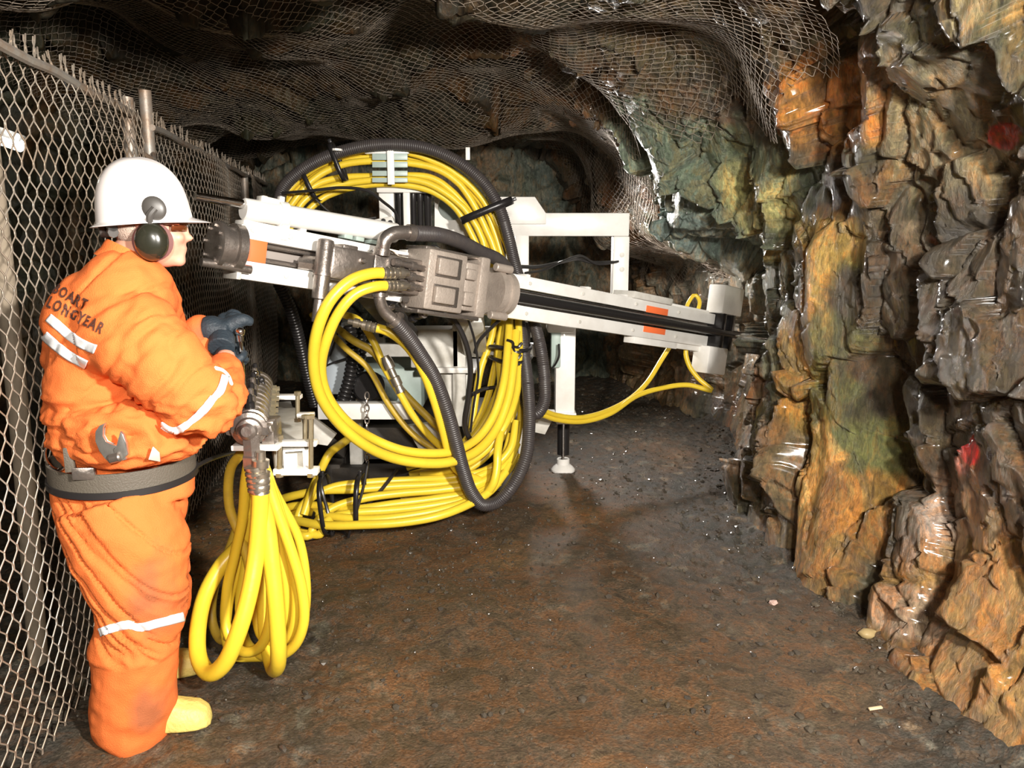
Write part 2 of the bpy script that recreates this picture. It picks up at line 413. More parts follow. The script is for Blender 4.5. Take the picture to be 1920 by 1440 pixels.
# behind the photographer
bm = B(); wbox(bm, (-4, .2 - 1.9, -.2), (2.6, .2 - 1.6, 3.2), 0)
o = obj('wall_front', bm, mat('rear_rock', (.05, .045, .04), .9, bump=.5, bscale=4)); o['kind'] = 'structure'
def box_piece(name, lo, hi):
    bm = B(); wbox(bm, lo, hi, 0); o = obj(name, bm, MATS['rear_rock']); o['kind'] = 'structure'
box_piece('wall_rear_right', (1.7, -1.7, -.2), (2.1, .75, 3.2))
box_piece('wall_rear_left', (-3.8, -1.7, -.2), (-3.3, .75, 3.2))
box_piece('ceiling_rear', (-3.6, -1.7, 2.75), (2.0, .75, 3.2))

# ------------------------------------------------------------------ floor
def floor_z(x, y):
    p = np.stack([x, y, 0 * x], 1)
    z = (fbm(p, .8, 3, 61.0) - .5) * .10 + (fbm(p, 5, 4, 71.0) - .5) * .035
    xb = np.interp(y, _by, _bx)
    edge = np.clip((x - (xb - .45)) / .45, 0, 1.5)
    z = z + edge ** 1.5 * .05 * (.4 + 1.2 * fbm(p, 9, 3, 5.0))
    side = np.clip((-.95 - .17 * y - x) / .5, 0, 1.5)
    z = z + side * .03 * (.3 + 1.4 * fbm(p, 10, 3, 15.0))
    gravel = np.clip(fbm(p, 1.0, 3, 81.0) * 1.6 - .45 + edge * .7 + side * .9 + np.clip((y - 4.6) / 2.5, 0, .5), .06, 1.0)
    z = z + (fbm(p, 26, 3, 91.0) - .5) * .030 * gravel
    return z - .02, gravel
nx, ny = 620, 760
xs = np.linspace(-3.5, 2.3, nx); ys = -1.6 + 11.2 * np.linspace(0, 1, ny)
Y, X = np.meshgrid(ys, xs, indexing='ij'); Xf, Yf = X.ravel(), Y.ravel()
Zf, G = floor_z(Xf, Yf)
pf = np.stack([Xf, Yf, Zf], 1); g1 = fbm(pf, 1.5, 4, 2.2)[:, None]; g2 = fbm(pf, 14, 3, 12.2)[:, None]; Gc = G[:, None]
mud = np.array((.094, .060, .034)); ochre = np.array((.155, .088, .038)); stone = np.array((.046, .041, .034)); pale = np.array((.19, .17, .13))
c = mud + (ochre - mud) * np.clip((g1 - .48) * 5, 0, 1)
c = c + (stone - c) * np.clip(Gc * 1.5 - .35, 0, .9)
c = c + (pale - c) * np.clip((g2 - .66) * 6, 0, .6) * np.clip(Gc + .2, 0, 1)
M_floor = rock_material('muddy_floor', .20, .75, .35)
for n_ in M_floor.node_tree.nodes:
    if n_.type == 'TEX_NOISE' and n_.inputs['Scale'].default_value > 20: n_.inputs['Scale'].default_value = 75
    if n_.type == 'TEX_VORONOI': n_.inputs['Scale'].default_value = 95
    if n_.type == 'MAPPING': n_.inputs['Scale'].default_value = (1, 1, 1)
    if n_.type == 'BUMP': n_.inputs['Distance'].default_value = .012
grid_mesh('floor', pf, np.clip(c, 0, 1), ny, nx, M_floor, smooth=True)
# ------------------------------------------------------------------ chain-link fence on the left
M_galv = mat('galvanised_wire', (.46, .40, .33), .45, .55, var=.6, vscale=3, var_col=(.30, .17, .08))
M_galvpost = mat('galvanised_tube', (.40, .37, .33), .5, .4, bump=.2, var=.7, vscale=9, var_col=(.30, .15, .06))
M_net = mat('netting_wire', (.50, .42, .34), .45, .4, var=.5, vscale=2, var_col=(.25, .20, .15))
def fence_pt(y, z, off=0.0):
    return Vector((-1.11 - .175 * y + off, y, z))
def honeycomb(fn, u0, u1, v0, v1, w_, vh, dh, r, sides=3, keep=None, jitter=.0015, seed=1):
    """strands zigzagging along v, side by side along u; fn(us, vs) -> (n,3) array"""
    rnd = np.random.RandomState(seed); per = 2 * (vh + dh)
    nper = int(math.ceil((v1 - v0) / per)); nst = int((u1 - u0) / w_)
    vv = []; ph = []
    for k in range(nper):
        vv += [k * per, k * per + vh, k * per + vh + dh, k * per + 2 * vh + dh]; ph += [1, 1, -1, -1]
    vv = np.array(vv) + v0; ph = np.array(ph); a = w_ / 2 - r * .6
    allv = []; allf = []; base = 0
    for s in range(nst):
        u = u0 + s * w_ + (ph if s % 2 == 0 else -ph) * a + rnd.randn(len(vv)) * jitter
        v = vv + rnd.randn(len(vv)) * jitter
        p = fn(u, v)
        ok = keep(u, v) if keep else np.ones(len(v), bool)
        t = np.gradient(p, axis=0); t /= np.linalg.norm(t, axis=1)[:, None] + 1e-9
        ref = np.array((1., .3, .2)) if abs(t[:, 0]).mean() < .6 else np.array((.2, .3, 1.))
        n1 = np.cross(t, ref); n1 /= np.linalg.norm(n1, axis=1)[:, None] + 1e-9; n2 = np.cross(t, n1)
        ring = np.stack([p + (n1 * math.cos(2 * math.pi * k / sides) + n2 * math.sin(2 * math.pi * k / sides)) * r for k in range(sides)], 1)
        allv.append(ring.reshape(-1, 3)); m = len(v)
        i = np.arange(m - 1)[ok[:-1] & ok[1:]]
        for k in range(sides):
            k2 = (k + 1) % sides
            allf.append(np.stack([base + i * sides + k, base + i * sides + k2, base + (i + 1) * sides + k2, base + (i + 1) * sides + k], 1))
        base += m * sides
    return np.concatenate(allv), np.concatenate(allf)
def raw_mesh(name, v, f, m, parent=None, label=None, cat=None, kind=None):
    used = np.unique(f); remap = np.zeros(len(v), int); remap[used] = np.arange(len(used)); v = v[used]; f = remap[f]
    me = bpy.data.meshes.new(name); o = bpy.data.objects.new(name, me); COL.objects.link(o)
    if parent: o.parent = parent; c = np.array(world_loc(parent))
    else: c = v.mean(0); c[2] = v[:, 2].min(); o.location = c
    vv = v - c
    me.vertices.add(len(vv)); me.vertices.foreach_set('co', vv.astype(np.float32).ravel())
    me.loops.add(len(f) * 4); me.loops.foreach_set('vertex_index', f.astype(np.int32).ravel())
    me.polygons.add(len(f)); me.polygons.foreach_set('loop_start', (np.arange(len(f)) * 4).astype(np.int32)); me.polygons.foreach_set('loop_total', np.full(len(f), 4, np.int32))
    me.update(calc_edges=True); me.polygons.foreach_set('use_smooth', np.ones(len(f), bool)); me.materials.append(m)
    if label: o['label'] = label
    if cat: o['category'] = cat
    if kind: o['kind'] = kind
    return o
def fence_panel(y0, y1, label, post_at, sides, r, seed, ztop=2.19, lowered=0.0):
    t = root('chain_link_fence_panel', label, 'fence', tuple(fence_pt((y0 + y1) / 2, 0)))
    def fn(u, v):
        bulge = .05 * np.sin(u * 2.1 + seed) * np.sin(v * 2.4) + .10 * np.clip(.75 - v, 0, 1) ** 1.5 * np.sin(u * 1.3 + 1) ** 2
        return np.stack([-1.11 - .175 * u + bulge - .02 * np.clip(v - 1.9, 0, 1), u, v + .02 * np.sin(u * 3 + seed) * (v < 1.9)], 1)
    v, f = honeycomb(fn, y0, y1, .02, ztop + .005, .039, .019, .027, r, sides, keep=lambda u_, v_: v_ < ztop + .012, seed=seed)
    raw_mesh('wire_mesh', v, f, M_galv, t)
    bm = B(); path = [fence_pt(y0 + (y1 - y0) * k / 14, ztop + .006 * math.sin(k * 1.9 + seed), 0) for k in range(15)]
    sweep(bm, path, .017, 8); obj('top_rail', bm, M_galvpost, t)
    # twisted wire tails standing above the rail
    bm = B(); rnd = random.Random(seed); y = y0 + .02
    while y < y1:
        p = fence_pt(y, ztop - .01); h = rnd.uniform(.055, .095); q = p + Vector((rnd.uniform(-.015, .01), rnd.uniform(-.03, .012), h))
        for sgn in (-1, 1):
            pts = [p.lerp(q, k / 5) + Vector((.003 * math.cos(k * 1.6) * sgn, .003 * math.sin(k * 1.6) * sgn, 0)) for k in range(6)]
            if sgn == 1: pts[-1] += Vector((0, .008, .006))
            sweep(bm, pts, r * .9, 4)
        y += .062
    obj('wire_tail_row', bm, M_galv, t, kind='stuff')
    for yp, rr, zt in post_at:
        bm = B(); cyl(bm, fence_pt(yp, -.03, -.03), fence_pt(yp, zt, -.03), rr, 14); obj('post', bm, M_galvpost, t)
    return t
fence_panel(1.15, 4.03, 'galvanised chain-link fence panel nearest the camera, behind the worker', [(4.0, .030, 2.27)], 4, .0030, 3)
fence_panel(4.32, 7.55, 'galvanised chain-link fence panel in the middle of the run, beyond the gap', [(4.34, .032, 2.36)], 4, .0026, 5, 2.18)
fence_panel(7.62, 9.0, 'farthest chain-link fence panel, ending in the dark behind the drill', [(7.6, .035, 2.22)], 3, .0030, 8, 2.20)
# tie between the two near panels
for z, wh in ((2.03, 'uppermost'), (1.45, 'middle'), (.6, 'lowest')):
    bm = B(); sweep(bm, catmull([fence_pt(4.035, z, .0), fence_pt(4.15, z - .03, .03), fence_pt(4.30, z + .01, .0)], 5), .012, 6)
    obj('fence_tie', bm, M_galvpost, label=wh + ' rusty tie bridging the gap between the near and middle fence panels', cat='wire tie')
# weathered upright behind the near panel and the tube lamp behind it
bm = B(); a = P(18, 640, 2.72); sweep(bm, catmull([Vector((-1.83, 2.85, -.05)), Vector((-1.80, 2.85, .8)), Vector((-1.795, 2.85, 1.5)), Vector((-1.80, 2.85, 2.02))], 8), .035, 12)
obj('timber_post', bm, mat('weathered_post', (.32, .26, .19), .8, 0, .4, 20, .5, 9), label='weathered tan upright post behind the near fence panel at the left edge', cat='post')
t = root('tube_lamp', 'lit white tube lamp behind the fence at the left edge', 'lamp', tuple(P(5, 262, 3.0)))
bm = B(); a_, b_ = P(-60, 240, 3.0), P(44, 276, 3.05); beam(bm, a_ + Vector((0, 0, .028)), b_ + Vector((0, 0, .028)), .07, .03); obj('housing', bm, mat('lamp_housing', (.7, .7, .68), .4), t)
bm = B(); cyl(bm, a_, b_, .021, 12, bevel=.006)
me = bpy.data.materials.new('lit_tube'); me.use_nodes = True; bb = me.node_tree.nodes['Principled BSDF']
bb.inputs['Emission Color'].default_value = (.95, 1, .92, 1); bb.inputs['Emission Strength'].default_value = 6
obj('tube', bm, me, t)

# ------------------------------------------------------------------ wire netting pinned under the roof
_gu = np.arange(.6, 7.8, .06); _gv = np.arange(2.9, 9.2, .06)
_U, _V = np.meshgrid(_gu, _gv, indexing='ij'); _p, _ids = surface(_V.ravel(), _U.ravel() / 10.0); _D = _ids[5].reshape(_U.shape)
def _blur(a, k):
    for ax in (0, 1):
        pad = [(k, k) if i == ax else (0, 0) for i in (0, 1)]; b_ = np.pad(a, pad, 'edge'); n_ = a.shape[ax]
        a = sum(np.take(b_, np.arange(i, i + n_), axis=ax) for i in range(2 * k + 1)) / (2 * k + 1)
    return a
def _maxf(a, k):
    for ax in (0, 1):
        pad = [(k, k) if i == ax else (0, 0) for i in (0, 1)]; b_ = np.pad(a, pad, 'edge'); n_ = a.shape[ax]
        a = np.max([np.take(b_, np.arange(i, i + n_), axis=ax) for i in range(2 * k + 1)], axis=0)
    return a
_DS = _blur(_blur(_maxf(_D, 1), 2), 2)
def _bil(u, v):
    a = np.clip((u - _gu[0]) / .06, 0, len(_gu) - 1.001); b_ = np.clip((v - _gv[0]) / .06, 0, len(_gv) - 1.001)
    i = a.astype(int); j = b_.astype(int); fa = a - i; fb = b_ - j
    return (_DS[i, j] * (1 - fa) + _DS[i + 1, j] * fa) * (1 - fb) + (_DS[i, j + 1] * (1 - fa) + _DS[i + 1, j + 1] * fa) * fb
def net_fn(u, v):
    # u = arc metres across the heading, v = depth
    t = u / 10.0
    p = base_surface(v, t); n = surf_normal(v, t)
    return p + n * (_bil(u, v) + .012 + .03 * fbm(p, 2.5, 2, 77.0))[:, None]
NB_Y = [3.2, 3.5, 3.8, 4.2, 4.9, 5.6, 5.9, 7.0, 8.6]; NB_T = [2.9, 2.5, 2.35, 2.35, 2.5, 2.5, 1.9, 1.5, 1.5]
def net_keep(u, v):
    return u > np.interp(v, NB_Y, NB_T) + .12 * np.sin(v * 9)
v, f = honeycomb(net_fn, 1.1, 7.2, 3.0, 8.75, .029, .010, .019, .0018, 3, net_keep, .003, 4)
o = raw_mesh('roof_netting', v, f, M_net, None, 'pale wire netting draped under the rock roof and down over the right-hand wall', 'netting')
# ------------------------------------------------------------------ core drill rig
M_white = mat('white_paint', (.80, .78, .74), .35, var=.35, vscale=5, var_col=(.50, .46, .40), coat=.3)
M_whited = mat('scuffed_white_paint', (.62, .60, .55), .45, var=.5, vscale=9, var_col=(.33, .30, .24), bump=.1)
M_steel = mat('bare_steel', (.34, .30, .27), .32, .85, bump=.15, bscale=60, rvar=.12, vscale=14, var=.5, var_col=(.16, .13, .11))
M_cast = mat('cast_housing', (.40, .34, .29), .45, .35, bump=.25, bscale=90, var=.4, vscale=12, var_col=(.22, .18, .15))
M_chrome = mat('chrome', (.75, .73, .72), .12, 1.0)
M_black = mat('black_steel', (.022, .020, .020), .3, .3, bump=.1)
M_rubber = mat('black_rubber', (.040, .034, .034), .42, var=.3, vscale=18, var_col=(.09, .075, .06))
M_tape = mat('orange_tape', (.86, .17, .05), .5)
M_green = mat('grey_green_paint', (.36, .44, .40), .4, var=.4, vscale=7, var_col=(.2, .25, .22))
M_brass = mat('zinc_fitting', (.52, .45, .30), .3, .8, var=.4, vscale=30, var_col=(.25, .2, .12))

FA = P(400, 457, 3.3); FB = P(1405, 632, 6.2)
Fu = (FB - FA).normalized(); Fv = (Vector((0, 0, 1)) - Fu * Fu.z).normalized(); Fw = Fu.cross(Fv)   # towards the camera side
if Fw.y > 0: Fw = -Fw
FL = (FB - FA).length
def fp(s, v, w_=0.0): return FA + Fu * s + Fv * v + Fw * w_
def fpx(px, py, w_=0.0):
    r = ray(px, py); o_ = Vector((0, 0, CAMH)) - (FA + Fw * w_)
    k = -o_.dot(Fw) / r.dot(Fw); q = o_ + r * k
    return q.dot(Fu), q.dot(Fv)
def fbox(bm, s0, s1, v0, v1, w0, w1, bevel=.004):
    add_box(bm, fp((s0 + s1) / 2, (v0 + v1) / 2, (w0 + w1) / 2), Fu * abs(s1 - s0) / 2, Fv * abs(v1 - v0) / 2, Fw * abs(w1 - w0) / 2, bevel)
def fpxbox(bm, px0, px1, v0, v1, w0, w1, bevel=.004):
    ym = lambda px: 457 + (px - 400) * .1741
    fbox(bm, fpx(px0, ym(px0), w1)[0], fpx(px1, ym(px1), w1)[0], v0, v1, w0, w1, bevel)
def spx(px, w_=0.0): return fpx(px, 457 + (px - 400) * .1741, w_)[0]
FS = spx

rig = root('core_drill_rig', 'white and steel underground core drill rig wrapped in yellow hoses, aimed at the right wall', 'drill rig', tuple(F(1000, 900)))
# --- feed frame
bm = B(); fbox(bm, FS(452), FS(1338), .045, .122, -.09, 0, .006); upper = obj('upper_rail', bm, M_white, rig)
bm = B(); fbox(bm, FS(450), FS(1330), -.125, -.045, -.09, 0, .006); obj('lower_rail', bm, M_white, rig)
bm = B(); fbox(bm, FS(455), FS(1370), -.05, .05, -.10, -.075, .002); obj('channel_plate', bm, mat('channel_plate', (.22, .19, .17), .5, .4), rig)
for v_ in (.030, -.030):
    bm = B(); cyl(bm, fp(FS(500), v_, -.03), fp(FS(1330), v_, -.03), .010, 12); obj('guide_rod', bm, M_steel, rig)
for s0, s1, v0, v1 in ((456, 500, -.045, .045),):
    bm = B(); fpxbox(bm, s0, s1, -.046, .046, -.03, .006, .002); obj('orange_tape_band', bm, M_tape, rig)
for v0, v1 in ((.046, .090), (-.085, -.046)):
    bm = B(); fpxbox(bm, 1210, 1250, v0, v1, -.005, .004, .001); obj('orange_tape_band', bm, M_tape, rig)
# seams and bolts on the rails
for px in (560, 760, 985, 1100, 1170):
    bm = B(); fbox(bm, FS(px), FS(px) + .03, .118, .135, -.08, -.01, .003); obj('rail_lug', bm, M_white, rig)
for px in (470, 540, 990, 1090, 1190, 1270):
    for v_ in (.085, -.085):
        bm = B(); lathe(bm, fp(FS(px), v_, 0), Fw, [(0, .011), (.007, .011), (.008, .008)], 6); obj('bolt', bm, M_whited, rig)
# --- end motor housing
bm = B()
s0 = FS(398); s1 = FS(451)
L_ = s1 - s0
lathe(bm, fp(s0, 0, 0), Fu, [(0, .060), (.0, .080), (.010, .097), (.028, .097), (.034, .084), (L_ * .62, .084), (L_ * .66, .098), (L_ * .95, .098), (L_, .07)], 36)
mh = obj('end_housing', bm, M_steel, rig)
for k in range(8):
    a = k * math.pi / 4 + .2; c = fp(s0 - .008, math.cos(a) * .078, math.sin(a) * .078)
    bm = B(); lathe(bm, c, Fu, [(0, .009), (.012, .009)], 6); obj('bolt', bm, M_steel, mh)
bm = B(); fpxbox(bm, 449, 458, -.13, .10, -.10, .03, .004); obj('end_plate', bm, M_whited, rig)
bm = B(); cyl(bm, fp(s0 - .05, -.082, .03), fp(s0 + .16, -.082, .03), .018, 14); obj('hose_port', bm, M_steel, rig)
# --- feed cylinder along the top
ca, cb = fp(FS(452), .165, -.02), fp(FS(738), .203, -.02)
bm = B(); cyl(bm, ca, cb, .047, 32, bevel=.006); fc = obj('feed_cylinder', bm, M_white, rig)
d_ = (cb - ca).normalized()
bm = B(); cyl(bm, ca - d_ * .20 + Vector((0, 0, .02)), ca + Vector((0, 0, .02)), .018, 18); obj('piston_rod', bm, M_chrome, fc)
bm = B(); m1 = fp(FS(524), .176, -.02); lathe(bm, m1 - d_ * .018, d_, [(0, .052), (.004, .056), (.036, .056), (.04, .052)], 32)
add_box(bm, m1 + Vector((0, 0, -.075)), Fu * .018, Fv * .035, Fw * .03); add_box(bm, m1 + Vector((0, 0, .062)), Fu * .012, Fv * .014, Fw * .015)
obj('clamp_ring', bm, M_white, fc)
bm = B(); fpxbox(bm, 480, 515, .205, .235, -.05, .0); fpxbox(bm, 482, 492, .19, .24, -.04, -.02); obj('cylinder_port', bm, M_whited, fc)
for px, sz in ((640, .022), (662, .02), (690, .02), (712, .018)):
    bm = B(); fbox(bm, FS(px), FS(px) + .045, .128, .128 + sz, -.06, .0); obj('spacer_block', bm, M_green, rig)
# --- cross tube in front of the rails
bm = B()
p0 = fp(*fpx(612, 448, .09), .09); p1 = fp(*fpx(606, 512, .09), .09); p2 = fp(*fpx(600, 560, .09), .09); p3 = fp(*fpx(594, 604, .09), .09)
ax = (p3 - p0).normalized(); H = lambda p: (p - p0).dot(ax)
lathe(bm, p0, ax, [(0, .022), (.006, .034), (.02, .038), (H(p1) - .01, .038), (H(p1), .042), (H(p1) + .012, .042), (H(p1) + .014, .036), (H(p2), .036), (H(p2) + .006, .024), (H(p3), .024)], 28)
obj('cross_tube', bm, M_steel, rig)
bm = B(); cyl(bm, fp(FS(575), -.01, -.02), fp(FS(600), -.01, .06), .033, 18); cyl(bm, fp(FS(560), -.02, 0), fp(FS(600), -.02, .05), .026, 6); obj('tube_bracket', bm, M_steel, rig)
# --- carriage and gearbox
gb = B(); fpxbox(gb, 622, 700, -.07, .075, .0, .13, .012); fpxbox(gb, 700, 795, -.085, .085, .0, .12, .012)
fpxbox(gb, 640, 668, .06, .09, .03, .12, .006); carriage = obj('carriage', gb, M_steel, rig)
for px, v_ in ((648, .03), (690, -.02), (720, .045), (745, -.05), (770, .05), (780, -.02)):
    bm = B(); lathe(bm, fp(FS(px), v_, .12), Fw, [(0, .017), (.014, .017), (.018, .012), (.03, .012), (.034, .009)], 12); obj('plug', bm, M_brass if px > 700 else M_steel, carriage)
for v_ in (.05, .0, -.045):
    bm = B(); a = fp(FS(735, .15), v_, .15); b = fp(FS(800, .15), v_ - .005, .14)
    u_ = (b - a).normalized(); n_ = (b - a).length
    lathe(bm, a, u_, [(0, .018), (.02, .022), (.035, .022), (.04, .015), (n_ * .5, .015), (n_ * .52, .022), (n_ * .65, .022), (n_ * .68, .014), (n_, .014)], 12); obj('hydraulic_fitting', bm, M_steel, carriage)
bm = B(); fpxbox(bm, 800, 872, -.145, .145, -.02, .17, .012)
hd = obj('rotation_head', bm, M_cast, rig)
for v0, v1 in ((.022, .115), (-.115, -.022)):
    bm = B(); fpxbox(bm, 815, 862, v0 - .004, v1 + .004, .165, .176, .004); cp = obj('cover_frame', bm, M_steel, hd)
    bm = B(); fpxbox(bm, 820, 857, v0 + .006, v1 - .006, .165, .196, .010); obj('cover_plate', bm, M_cast, hd)
    for px in (821, 854):
        for v_ in (v0 + .012, v1 - .012):
            bm = B(); lathe(bm, fp(FS(px, .18), v_, .18), Fw, [(0, .006), (.005, .006)], 6); obj('bolt', bm, M_steel, hd)
bm = B(); fpxbox(bm, 870, 898, -.125, .12, -.02, .14, .012); fpxbox(bm, 873, 893, .03, .085, .13, .17, .01); fpxbox(bm, 873, 893, -.10, -.03, .13, .17, .01); obj('chuck_body', bm, M_cast, hd)
bm = B(); fpxbox(bm, 897, 915, -.15, .16, -.02, .15, .014); obj('chuck_flange', bm, M_cast, hd)
bm = B(); lathe(bm, fp(FS(905), 0, .05), Fu, [(0, .125), (.04, .125), (.045, .105), (.075, .105), (.08, .12), (.115, .12), (.12, .06), (.15, .055)], 36); obj('chuck', bm, M_cast, hd)
for v_ in (.125, -.125):
    bm = B(); cyl(bm, fp(FS(895), v_, .12), fp(FS(925), v_, .12), .022, 16, bevel=.004); obj('tie_bolt', bm, M_cast, hd)
bm = B(); fpxbox(bm, 790, 905, -.168, -.148, -.05, .14, .006); obj('slide_shoe', bm, M_steel, hd)
bm = B(); fpxbox(bm, 792, 905, .142, .160, -.05, .12, .006); obj('slide_shoe', bm, M_steel, hd)
bm = B(); cyl(bm, fp(FS(930), -.005, .045), fp(FS(1416, .045), -.005, .045), .029, 24); rod = obj('drill_rod', bm, M_black, rig)
bm = B(); cyl(bm, fp(FS(960), .043, .012), fp(FS(1205), .043, .012), .007, 10); obj('grease_line', bm, M_chrome, rig)
# steel elbow on the carriage
bm = B(); el = [P(716, 472, 3.72), P(722, 450, 3.72), P(738, 438, 3.74), P(762, 436, 3.78), P(776, 437, 3.80)]
sweep(bm, catmull(el, 8), .032, 18)
for a, b in ((P(715, 478, 3.72), P(717, 466, 3.72)), (P(764, 436, 3.78), P(776, 437, 3.80))): cyl(bm, a, b, .039, 18)
obj('pipe_elbow', bm, M_steel, rig)
bm = B(); sweep(bm, catmull([P(714, 540, 3.72), P(712, 562, 3.72), P(722, 585, 3.74), P(738, 600, 3.76)], 8), .028, 16)
for a, b in ((P(712, 546, 3.72), P(712, 556, 3.72)), (P(735, 598, 3.76), P(742, 604, 3.77))): cyl(bm, a, b, .038, 16)
obj('pipe_elbow', bm, M_steel, rig)
# small chromed lines on the carriage
for pts in ([(670, 500, 3.85), (683, 478, 3.82), (705, 468, 3.82), (730, 470, 3.85), (752, 485, 3.9), (768, 515, 3.95)], [(678, 520, 3.85), (692, 505, 3.8), (715, 497, 3.8), (745, 500, 3.85), (765, 520, 3.95)], [(622, 463, 3.7), (670, 468, 3.8), (735, 476, 3.9), (790, 483, 4.0)]):
    bm = B(); sweep(bm, catmull([P(*q) for q in pts], 10), .0045, 6); obj('steel_pipe_line', bm, M_chrome, carriage)
# valves and nuts under the gearbox
rnd = random.Random(4)
for (px, py) in ((745, 560), (760, 575), (775, 560), (752, 590), (770, 598), (790, 590), (735, 575), (783, 575)):
    bm = B(); c = P(px, py, 4.0 + rnd.uniform(-.05, .05)); u_ = Vector((rnd.uniform(-.5, 1), -.6, rnd.uniform(-.5, .5))).normalized()
    lathe(bm, c, u_, [(0, .02), (.02, .024), (.03, .024), (.031, .014), (.06, .014), (.062, .019), (.075, .019)], 10); obj('hydraulic_fitting', bm, M_steel if rnd.random() > .4 else M_black, carriage)
# --- far end clamp
c0 = FS(1325)
bm = B(); add_box(bm, fp(FS(1352), .235, .0), Fu * .135, Fv * .105, Fw * .07, .012); obj('clamp_cylinder', bm, M_white, rig)
bm = B(); add_box(bm, fp(FS(1338), -.215, .0), Fu * .125, Fv * .10, Fw * .07, .012); obj('clamp_cylinder', bm, M_white, rig)
for s_ in (FS(1342), FS(1358)):
    bm = B(); fbox(bm, s_ - .025, s_ + .025, -.13, .14, -.08, .065, .008); obj('rod_clamp_jaw', bm, M_black, rig)
bm = B(); fbox(bm, FS(1180), FS(1252), .120, .165, -.16, .02, .006); obj('hose_bracket', bm, M_whited, rig)
bm = B(); fbox(bm, FS(1255), FS(1330), .10, .14, -.12, -.02, .006); obj('clamp_base', bm, M_white, rig)
bm = B(); fbox(bm, FS(1250), FS(1330), -.165, -.12, -.12, -.02, .006); obj('clamp_base', bm, M_white, rig)
bm = B(); fpxbox(bm, 1195, 1275, -.17, -.125, -.09, .0, .005); obj('hose_bracket', bm, M_white, rig)
# --- support column, jack and foot
bm = B(); pbox(bm, 1041, 612, 1080, 778, 5.32, .15, .01); col_ = obj('support_column', bm, M_white, rig)
bm = B(); pbox(bm, 1033, 600, 1052, 690, 5.28, .06, .01); obj('side_tube', bm, M_green, col_)
bm = B(); pbox(bm, 1026, 590, 1078, 625, 5.26, .20, .02); obj('column_head', bm, M_white, col_)
bm = B(); pbox(bm, 1043, 775, 1081, 796, 5.30, .19, .006); obj('column_collar', bm, M_white, col_)
foot = F(1056, 884); foot.y += .02
bm = B(); cyl(bm, (foot.x, foot.y, .12), (foot.x, foot.y, .62), .042, 24); jk = obj('jack_cylinder', bm, M_black, rig)
bm = B(); cyl(bm, (foot.x - .005, foot.y - .045, .10), (foot.x - .005, foot.y - .045, .55), .010, 10); obj('jack_rod', bm, M_chrome, jk)
bm = B(); lathe(bm, (foot.x, foot.y, .0), (0, 0, 1), [(0, .083), (.012, .083), (.03, .07), (.045, .052), (.05, .045), (.085, .045), (.09, .04)], 28); obj('jack_foot', bm, M_white, jk)
# --- rear frame
RD = 5.75
bm = B(); pbox(bm, 948, 399, 1181, 443, RD, .13, .01); rf = obj('rear_frame_bar', bm, M_white, rig)
bm = B(); pbox(bm, 1147, 443, 1181, 585, RD, .12, .01); obj('rear_frame_post', bm, M_white, rig)
for py in (478, 505):
    c = P(1166, py, RD)
    bm = B(); lathe(bm, c, (0, -1, 0), [(0, .018), (.006, .018), (.007, .012)], 12); obj('bolt', bm, M_whited, rig)
bm = B(); pbox(bm, 966, 440, 992, 800, RD, .12, .01); obj('rear_frame_post', bm, M_white, rig)
bm = B(); prism(bm, [P(935, 369, RD - .02), P(1003, 369, RD - .02), P(1024, 400, RD - .02), P(1024, 420, RD - .02), P(935, 420, RD - .02)], Vector((0, .05, 0)), .004); obj('gusset_plate', bm, M_white, rig)
# plate with a round hole
def plate_with_hole(poly, hole, rh, d, th, name, m, parent):
    bm = B(); n = 40; c = P(*hole, d); ring = []; outer = []
    pts = [P(x, y, d) for x, y in poly]
    for k in range(n):
        a = 2 * math.pi * k / n; dr = Vector((math.cos(a), 0, math.sin(a)))
        ring.append(c + dr * rh)
        best = None
        for i in range(len(pts)):
            p, q = pts[i], pts[(i + 1) % len(pts)]
            e = q - p; den = dr.x * e.z - dr.z * e.x
            if abs(den) < 1e-9: continue
            tt = ((p.x - c.x) * e.z - (p.z - c.z) * e.x) / den; ss = ((p.x - c.x) * dr.z - (p.z - c.z) * dr.x) / den
            if tt > 0 and -1e-6 <= ss <= 1 + 1e-6 and (best is None or tt < best): best = tt
        outer.append(c + dr * (best or rh * 1.5))
    A = [bm.verts.new(p) for p in ring]; O = [bm.verts.new(p) for p in outer]
    A2 = [bm.verts.new(p + Vector((0, th, 0))) for p in ring]; O2 = [bm.verts.new(p + Vector((0, th, 0))) for p in outer]
    for k in range(n):
        j = (k + 1) % n
        bm.faces.new([A[k], A[j], O[j], O[k]]); bm.faces.new([A2[k], O2[k], O2[j], A2[j]])
        bm.faces.new([A[k], A2[k], A2[j], A[j]]); bm.faces.new([O[k], O[j], O2[j], O2[k]])
    return obj(name, bm, m, parent)
plate_with_hole([(815, 440), (815, 365), (835, 352), (870, 356), (900, 395), (905, 445)], (846, 388), .085, 5.3, .04, 'pivot_plate', M_white, rig)
bm = B(); cyl(bm, P(846, 388, 5.42), P(846, 388, 5.46), .10, 28); obj('pivot_drum', bm, M_green, rig)
bm = B(); pbox(bm, 706, 347, 834, 361, 5.05, .22, .006); obj('manifold_shelf', bm, M_white, rig)
bm = B(); pbox(bm, 712, 361, 738, 442, 5.1, .1, .006); obj('upright_plate', bm, M_white, rig)
bm = B(); pbox(bm, 757, 361, 768, 430, 5.06, .04, .004); obj('upright_plate', bm, M_white, rig)
bm = B(); prism(bm, [P(700, 412, 4.9), P(735, 405, 4.9), P(745, 432, 4.9), P(720, 442, 4.9), P(660, 430, 4.9), P(664, 420, 4.9)], Vector((0, .04, 0)), .003); obj('link_plate', bm, M_whited, rig)
